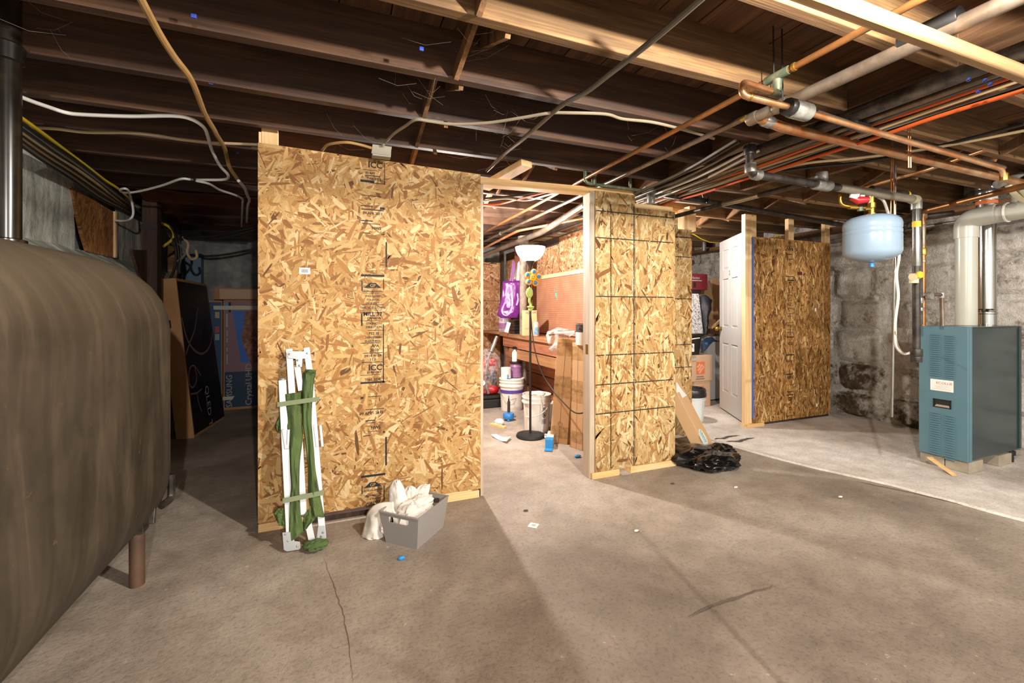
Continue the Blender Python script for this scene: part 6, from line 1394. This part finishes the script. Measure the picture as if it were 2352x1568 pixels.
cable('white_cable', 'white cable looping down the left wall below the joists', [(438,412),(415,411),(375,425),(330,437),(300,442),(280,441),(277,435),(288,433),(296,440),(302,460,2.09),(306,488,2.0),(300,502,1.95),(285,507,1.945),(264,506,1.952)], .008, m_wirewh, 6, 2.09)
cable('white_cable', 'white cable dropping near the left edge of the big board', [(450,415),(480,422),(505,436),(535,446),(556,456),(557,470),(556,495),(555,520)], .008, m_wirewh, 6, 2.08)
cable('old_cable', 'whitened end of the tan cable beside the big board', [(548,415),(562,432),(568,448),(573,460),(569,475),(567,510)], .010, m_wirewh, 6, 2.08)
O('cable_splice', M().blob(P(430,412,z=2.10), (.05,.02,.018), .3, 3, 2, 16, 10), m_wirebk, None, 'black taped splice joining the white cables at left', 'splice')
cable('beige_cable', 'flat beige cable running along a left joist edge', [(36,285),(62,292),(130,296),(200,304),(300,305),(360,311),(420,321),(500,328),(592,332)], .008, m_wirebe, 6, 2.175)
cable('yellow_cable', 'yellow cable running along the top of the left wall', [(34,260),(90,300),(150,345),(200,382),(240,413),(275,436),(306,465)], .009, m_yellow, 6, 2.14)
LG = 'dark cables bundled along the left wall top'
for i in range(9):
    o_ = i*6.5; mt = (m_wirebk, m_wiregr, m_wirebk, m_wirebe, m_wirebk, m_wiretan, m_wirebk, m_wiregr, m_wirebk)[i]
    nz = lambda j: 5*noise.noise(V((i*2.2, j*1.7, 3)))
    ow = ('topmost','second','third','fourth','middle','sixth','seventh','eighth','lowest')[i]
    lab = {m_wirebk: 'black cable in the bundle along the left wall top', m_wiregr: 'grey cable in the bundle along the left wall top', m_wirebe: 'beige cable in the bundle along the left wall top', m_wiretan: 'tan cable in the bundle along the left wall top'}[mt].replace('cable in', 'cable, '+ow+' in')
    cable('wall_cable', lab, [(34,272+o_+nz(0)),(100,318+o_+nz(1)),(170,368+o_*.9+nz(2)),(230,412+o_*.8+nz(3)),(290,462+o_*.5+nz(4)),(345,505+o_*.3+nz(5))], .010, mt, 6, 2.12-.006*i, LG)
# tangle over the far corner
TG = 'tangled cables hanging at the far left corner'
for i, (pts, mt) in enumerate((([(345,505),(385,530),(398,550),(405,580),(402,612),(392,640)], m_wirebk), ([(350,508),(372,512),(396,528),(397,548),(375,566)], m_yellow), ([(392,520),(404,545),(412,590),(412,628)], m_wirebk), ([(420,545),(432,560),(430,580),(440,595),(452,590),(450,575)], m_wirebe), ([(400,555),(430,548),(480,550),(540,540),(592,525)], m_wirebk), ([(400,548),(440,545),(500,540),(592,520)], m_wirebk), ([(410,560),(428,575),(420,590),(408,600)], m_wiregr), ([(410,540),(416,590),(408,620)], m_wirebk))):
    lab = ('black cable hanging down to the black carton top','yellow cable curling at the far left corner','black cable hanging straight behind the timber','beige cable coil by the blue grey cabinet','upper black cable running right from the far corner','lower black cable running right from the far corner','grey cable end by the blue grey cabinet','thin black cable hanging by the blue grey cabinet')[i]
    O('corner_cable', M().tube(smoothpath([P(x, y, d=4.2) for x, y in pts], 6), .012, 8), mt, None, lab, 'cable', TG)
# junction box and its cables
jb = P(875,345,Y=2.60); t = T('junction_box', 'grey metal junction box on top of the big board', 'junction box', jb)
O('box', M().hexa([P(855,356,Y=2.60), P(898,361,Y=2.60), P(898,361,Y=2.60)+V((0,.06,0)), P(855,356,Y=2.60)+V((0,.06,0)), P(856,333,Y=2.60), P(899,338,Y=2.60), P(899,338,Y=2.60)+V((0,.06,0)), P(856,333,Y=2.60)+V((0,.06,0))]), plain('grey steel box', '#a3a39c', .45, .5, .5, var=.15), t, smooth=False, bev=.003)
O('cover', M().hexa([P(853,352,Y=2.596), P(896,358,Y=2.596), P(896,358,Y=2.6), P(853,352,Y=2.6), P(856,331,Y=2.596), P(900,337,Y=2.596), P(900,337,Y=2.6), P(856,331,Y=2.6)]), plain('box cover', '#8f8878', .5, .4, .5), t, smooth=False)
O('connector', M().tube([P(880,334,Y=2.62), P(880,340,Y=2.62)], .014, 10), m_galv, t)
cable('beige_cable', 'beige cable from the junction box across the middle joists', [(880,334,2.15),(886,326),(906,306),(930,290),(955,275),(990,279),(1040,285),(1120,282),(1200,270),(1260,260),(1300,259),(1390,262),(1430,273),(1500,281),(1570,298),(1640,318)], .0075, m_wiredust, 6, 2.165)
cable('tan_cable', 'tan cable entering the junction box from the left', [(740,345,2.15),(752,333),(775,328),(800,327),(830,333),(854,340,2.14)], .008, m_wiretan, 6, 2.15)
for i, (x, y, lab) in enumerate(((445,37,'blue cable clip on the joist at upper left'),(484,190,'blue cable clip on the joist right of the tan cable'),(968,112,'blue cable clip high on a middle joist'),(546,350,'blue cable clip on the joist left of the big board'))):
    O('cable_clip', M().obb(P(x,y,Y=JY[[8,9,8,11][i] if i < 4 else 8]-.008) if False else P(x,y,z=2.205), (1,0,0), (0,1,0), (0,0,1), .008, .004, .007), bpy.data.materials['blue clip'], None, lab, 'clip', smooth=False, bev=.002)
# cables inside the workshop ceiling
for i, (pts, mt, lab) in enumerate((([(1108,470),(1150,468),(1200,455),(1260,440),(1330,425)], m_wireor, 'orange cable crossing the workshop ceiling'), ([(1108,462),(1160,456),(1210,460),(1260,447),(1300,437)], m_wirewh, 'white cable crossing the workshop ceiling'), ([(1108,456),(1180,450),(1240,440),(1290,432)], m_wirebk, 'black cable crossing the workshop ceiling'), ([(1345,480),(1310,494),(1285,508),(1262,518),(1240,522)], m_wirewh, 'white cable drooping at the right of the workshop ceiling'), ([(1345,505),(1320,530),(1290,535),(1260,530)], m_wiregr, 'grey cable drooping above the workshop boards'))):
    cable('workshop_cable', lab, pts, .008, mt, 6, 2.14)
pipe('copper_pipe', 'low copper pipe passing behind the lamp in the workshop', [P(1105,573,z=2.02), P(1190,530,z=2.06), P(1345,500,z=2.1)], .014, m_copbright)
pipe('copper_pipe', 'low grey pipe passing above the lamp bowl in the workshop', [P(1105,588,z=1.99), P(1240,535,z=2.04), P(1345,470,z=2.08)], .03, m_copgrey)
O('red_valve', M().blob(P(1272,550,d=5.4), (.025,.02,.03), .2, 2, 4, 14, 10), m_red, None, 'small red valve handle above the workshop boards', 'valve')
# reddish kraft sheets sagging from the far joists at left
sh = T('kraft_sheet', 'reddish brown sheet stretched under the far left joists', 'sheet', (-1, 4.2, 2.1))
def fk(u, v):
    x = -1.5+1.15*u; y = 4.12+2.2*v; s_ = (y-.98)/.4175; d = abs((s_ % 1)-.5)*2
    return V((x, y, 2.188-.055*(1-d)**1.5+.012*noise.noise(V((x*4, y*5, 1)))-.05*v))
O('sheet', M().grid(fk, 24, 60), m_foil, sh)
# cobweb strands between the joists: nobody could count them
m = M(); rw = random.Random(4)
for (cx_, cy_, nn) in ((1180,280,16),(1130,330,16),(960,190,10),(1060,110,10),(1500,330,12),(1770,380,14),(820,310,8),(1700,440,12),(160,60,6)):
    for i in range(nn):
        a = P(cx_+rw.uniform(-70,70), cy_+rw.uniform(-35,35), z=2.2+rw.uniform(-.03,.12)); b = a+V((rw.uniform(-.16,.16), rw.uniform(-.16,.16), rw.uniform(-.07,.09)))
        mid = (a+b)/2+V((0,0,-.02)); m.tube([a, mid, b], .00045, 3, False)
O('cobwebs', m, plain('cobweb', '#8d8474', .9), None, 'dusty cobweb strands strung between the ceiling joists', 'cobweb', kind='stuff')
